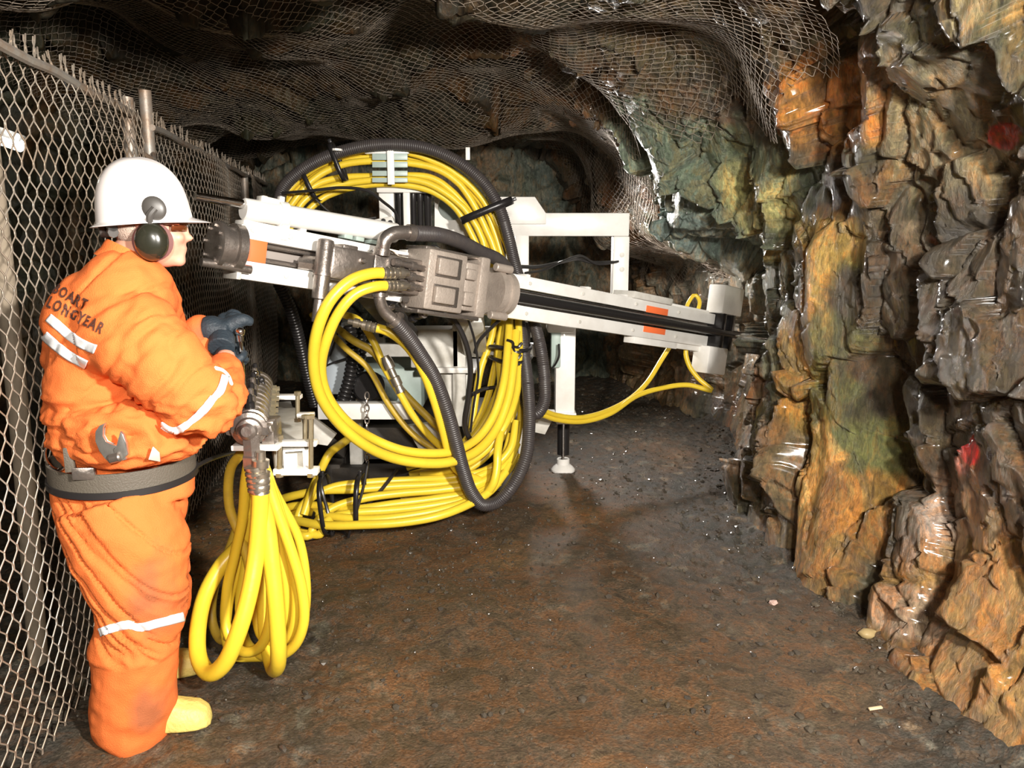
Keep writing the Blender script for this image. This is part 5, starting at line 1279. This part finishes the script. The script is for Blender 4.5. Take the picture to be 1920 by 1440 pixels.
# --- ear muffs
em = None
for s in (1, -1):
    c = hp(.020, s * .083, -.052)
    bm = B(); lv_ = [(0, .034), (.004, .050), (.018, .053), (.024, .046)]
    V = []
    prof = [(0, .66), (.004, .98), (.016, 1.0), (.020, .92), (.024, 1.0), (.034, .98), (.046, .84), (.054, .58), (.057, .25)]
    for h, k in prof:
        V.append([c + hr * s * h + hf * math.cos(a) * .047 * k + hu * math.sin(a) * .057 * k for a in [2 * math.pi * i / 32 for i in range(32)]])
    loft(bm, V); e_ = obj('ear_muff', bm, mat('dark_olive_plastic', (.020, .020, .013), .22, coat=.4), person)
    bm = B(); sweep(bm, catmull([c + hr * s * .03 + hu * .045, c + hr * s * .04 + hu * .075, hp(.035, s * .122, .045)], 6), .010, 8); obj('muff_arm', bm, MATS['dark_plastic'], e_)
    bm = B(); lathe(bm, c, hr * s, [(-.010, .036), (-.010, .056), (.004, .058), (.006, .045)], 28)
    obj('ear_cushion', bm, mat('muff_cushion', (.12, .03, .025), .6), e_)
# yellow print on the near cup
bm = B(); c = hp(.036, .085 + .0500, -.050)
for k in range(3):
    add_box(bm, c + hu * (.008 - k * .008) - hr * .002 * k, hf * (.008 - .001 * k), hr * .002, hu * .0022, 0)
obj('cup_print', bm, mat('yellow_print', (.65, .58, .10), .5), e_.parent)
# --- safety glasses
bm = B()
sweep(bm, catmull([hp(.0, .083, .005), hp(.05, .080, .004), hp(.092, .066, .003)], 6), .004, 6); ga = obj('safety_glasses', bm, mat('amber_plastic', (.25, .05, .02), .2), person)
bm = B(); L1 = []
for a in [(-1 + 2 * i / 20) for i in range(21)]:
    f_ = .108 - .035 * a * a; sd = .070 * a; L1.append((hp(f_, sd, .012), hp(f_ - .002, sd, -.018)))
V = [(bm.verts.new(a), bm.verts.new(b)) for a, b in L1]
for i in range(20): bm.faces.new([V[i][0], V[i + 1][0], V[i + 1][1], V[i][1]])
o = obj('lens', bm, mat('dark_amber_lens', (.12, .03, .01), .08), ga); md = o.modifiers.new('t', 'SOLIDIFY'); md.thickness = .003
# --- gloves: palm, four fingers and a thumb on the lever
def glove(wr, palm_c, grip_c, knuckle_axis, label, scale=1.0):
    """hand closed round grip_c: fingers stacked along knuckle_axis"""
    bm = B(); ka = knuckle_axis.normalized(); pd = (palm_c - wr).normalized(); outd = (grip_c - palm_c).normalized()
    side = ka.cross(outd).normalized()
    tube_limb(bm, [wr - pd * .07, wr - pd * .02, wr], [.046, .045, .036], 16)
    for k in (-.024, 0, .024): tube_limb(bm, [wr, palm_c + ka * k, palm_c + ka * k + outd * .012], [.030, .027, .020], 12)
    lens = (.88, 1.0, .95, .78)
    for i, q in enumerate((-.033, -.011, .011, .033)):
        l = lens[i] * scale; b0 = palm_c + ka * q + outd * .01 + side * .012
        p1 = b0 + (outd * .030 + side * .016) * l; p2 = p1 + (outd * .024 - side * .012) * l; p3 = p2 + (-outd * .004 - side * .026) * l; p4 = p3 + (-outd * .018 - side * .006) * l
        tube_limb(bm, [b0, p1, p2, p3, p4], [.0125, .0120, .0112, .0105, .0085], 12)
    t0 = palm_c - ka * .030 - side * .012; tube_limb(bm, [wr - ka * .010, t0, t0 + outd * .026 - side * .014 + ka * .004, t0 + outd * .050 - side * .010 + ka * .018], [.018, .017, .0135, .011], 12)
    return remeshed('glove', bm, .0042, M_glove, person, 3)
knob = P(452, 612, 2.84)
glove(P(418, 628, 2.80), knob + Vector((-.062, .01, .010)), knob + Vector((.0, .0, .010)), Vector((.15, -.8, -.5)), '')
# near hand: forearm glove rising behind the elbow to the lever stem
glove(P(415, 690, 2.64), P(430, 668, 2.76), P(449, 662, 2.80), Vector((-.5, .3, .8)), '')
bm = B(); tube_limb(bm, [P(384, 618, 2.80), P(398, 618, 2.80), P(415, 622, 2.80), P(432, 622, 2.80)], [.047, .050, .045, .040]); tube_limb(bm, [P(432, 612, 2.82), P(455, 600, 2.82), P(474, 605, 2.84)], [.036, .024, .015])
remeshed('glove_cuff', bm, .006, M_glove, person, 3)
# sleeve cuff at the far wrist
bm = B(); tube_limb(bm, [P(366, 628, 2.80), P(378, 622, 2.80), P(388, 620, 2.80)], [.058, .062, .055]); obj('cuff', bm, M_over, person)
bm = B(); W_ = resample(catmull([surf_at(404, 690, .006), surf_at(416, 694, .006), surf_at(428, 706, .006), surf_at(434, 722, .006)], 6), .01); sweep(bm, W_, .006, 6); obj('cuff_edge', bm, M_refl, person)
# --- boots (the near one stands below the picture)
def boot(ank, toe_dir, m):
    bm = B(); toe_dir = toe_dir.normalized(); sd = Vector((toe_dir.y, -toe_dir.x, 0))
    R = []
    for f_, hw, ht in ((-.10, .030, .06), (-.085, .042, .10), (-.04, .046, .13), (.02, .046, .125), (.07, .047, .09), (.12, .052, .075), (.165, .050, .066), (.195, .036, .05), (.205, .018, .03)):
        c = Vector((ank.x, ank.y, 0)) + toe_dir * f_; ht *= 1.25; hw *= 1.15
        R.append([c + sd * hw * x + UP * max(.004, ht * y) for x, y in ((-.8, 0), (-1, .12), (-1, .5), (-.72, .88), (0, 1), (.72, .88), (1, .5), (1, .12), (.8, 0), (0, 0))])
    loft(bm, R); tube_limb(bm, [ank + Vector((0, 0, -.03)), ank + Vector((0, 0, .08)), ank + Vector((0, 0, .16))], [.052, .058, .062], 20)
    return remeshed('boot', bm, .006, m, person, 4)
M_boot = mat('yellow_rubber_boot', (.72, .58, .16), .55, bump=.4, bscale=80, var=.4, vscale=20, var_col=(.45, .34, .10))
boot(an_l + Vector((.02, 0, 0)), Vector((.9, .35, 0)), M_boot)
boot(an_r + Vector((.045, .01, 0)), Vector((.75, .16, 0)), M_boot)
# ------------------------------------------------------------------ loose stuff on the floor
def floor_at(x, y): return float(floor_z(np.array([x]), np.array([y]))[0][0])
rnd = np.random.RandomState(9)
N_ = 5200; vs = []; fs = []
ico = bmesh.new(); bmesh.ops.create_icosphere(ico, subdivisions=1, radius=1); iv = np.array([v.co[:] for v in ico.verts]); iff = np.array([[v.index for v in f.verts] for f in ico.faces]); ico.free()
yy = 1.6 + 6.8 * rnd.rand(N_ * 3) ** 1.0; xbm = np.interp(yy, _by, _bx)
kind_ = rnd.rand(N_ * 3)
edge = rnd.rand(N_ * 3) ** 1.7
xx = np.where(kind_ < .50, xbm - .02 - edge * 1.0, np.where(kind_ < .74, -1.11 - .175 * yy + edge * .9, -1.1 + rnd.rand(N_ * 3) * (xbm + 1.1)))
xx = xx[:N_]; yy = yy[:N_]; k_ = 1500; xx[:k_] = -.25 + .42 * rnd.randn(k_); yy[:k_] = 3.7 + .75 * rnd.randn(k_); yy = np.clip(yy, 1.7, 8.5)
zz, _g = floor_z(xx, yy); sz = .004 + .013 * rnd.rand(N_) ** 4; sz[:1500] *= .7
base = 0; Vv = []; Ff = []
for i in range(N_):
    s_ = sz[i] * (.6 + .8 * rnd.rand(3)); a = rnd.rand() * 6.28; ca_, sa_ = math.cos(a), math.sin(a)
    v = iv * (1 + .35 * (rnd.rand(len(iv), 1) - .5)) * s_; v = np.stack([v[:, 0] * ca_ - v[:, 1] * sa_, v[:, 0] * sa_ + v[:, 1] * ca_, v[:, 2] * .7], 1)
    Vv.append(v + (xx[i], yy[i], zz[i] + s_[2] * .25)); Ff.append(iff + base); base += len(iv)
Vv = np.concatenate(Vv); Ff = np.concatenate(Ff)
me = bpy.data.meshes.new('gravel'); c = Vv.mean(0); c[2] = 0
me.from_pydata((Vv - c).tolist(), [], Ff.tolist()); me.materials.append(mat('wet_gravel', (.050, .042, .034), .16, var=.8, vscale=3, var_col=(.10, .08, .055), spec=.5))
o = bpy.data.objects.new('gravel', me); COL.objects.link(o); o.location = c; o['kind'] = 'stuff'; o['label'] = 'wet dark gravel strewn over the muddy floor'; o['category'] = 'gravel'
q = F(1642, 1321); bm = B(); add_box(bm, Vector((q.x, q.y, floor_at(q.x, q.y) + .012)), Vector((.024, .003, .002)), Vector((-.0006, .006, 0)), Vector((0, 0, .003)), .001)
obj('wood_splinter', bm, mat('pale_wood', (.62, .46, .28), .7), label='small pale wood splinter on the gravel at the lower right', cat='splinter')
for px, py, s_, lb in ((1625, 1195, .028, 'rounded ochre stone at the foot of the right wall'), (1450, 1130, .016, 'small pinkish stone on the gravel near the ochre wall')):
    q = F(px, py); bm = B(); bmesh.ops.create_icosphere(bm, subdivisions=2, radius=s_, matrix=Matrix.Translation((q.x, q.y, floor_at(q.x, q.y) + s_ * .4)) @ Matrix.Diagonal((1.3, .9, .7, 1)))
    for v in bm.verts: v.co += Vector((rnd.randn() * .002, rnd.randn() * .002, rnd.randn() * .002))
    obj('loose_stone', bm, mat('ochre_stone' if s_ > .02 else 'pink_stone', (.30, .22, .10) if s_ > .02 else (.45, .30, .25), .5), label=lb, cat='stone')
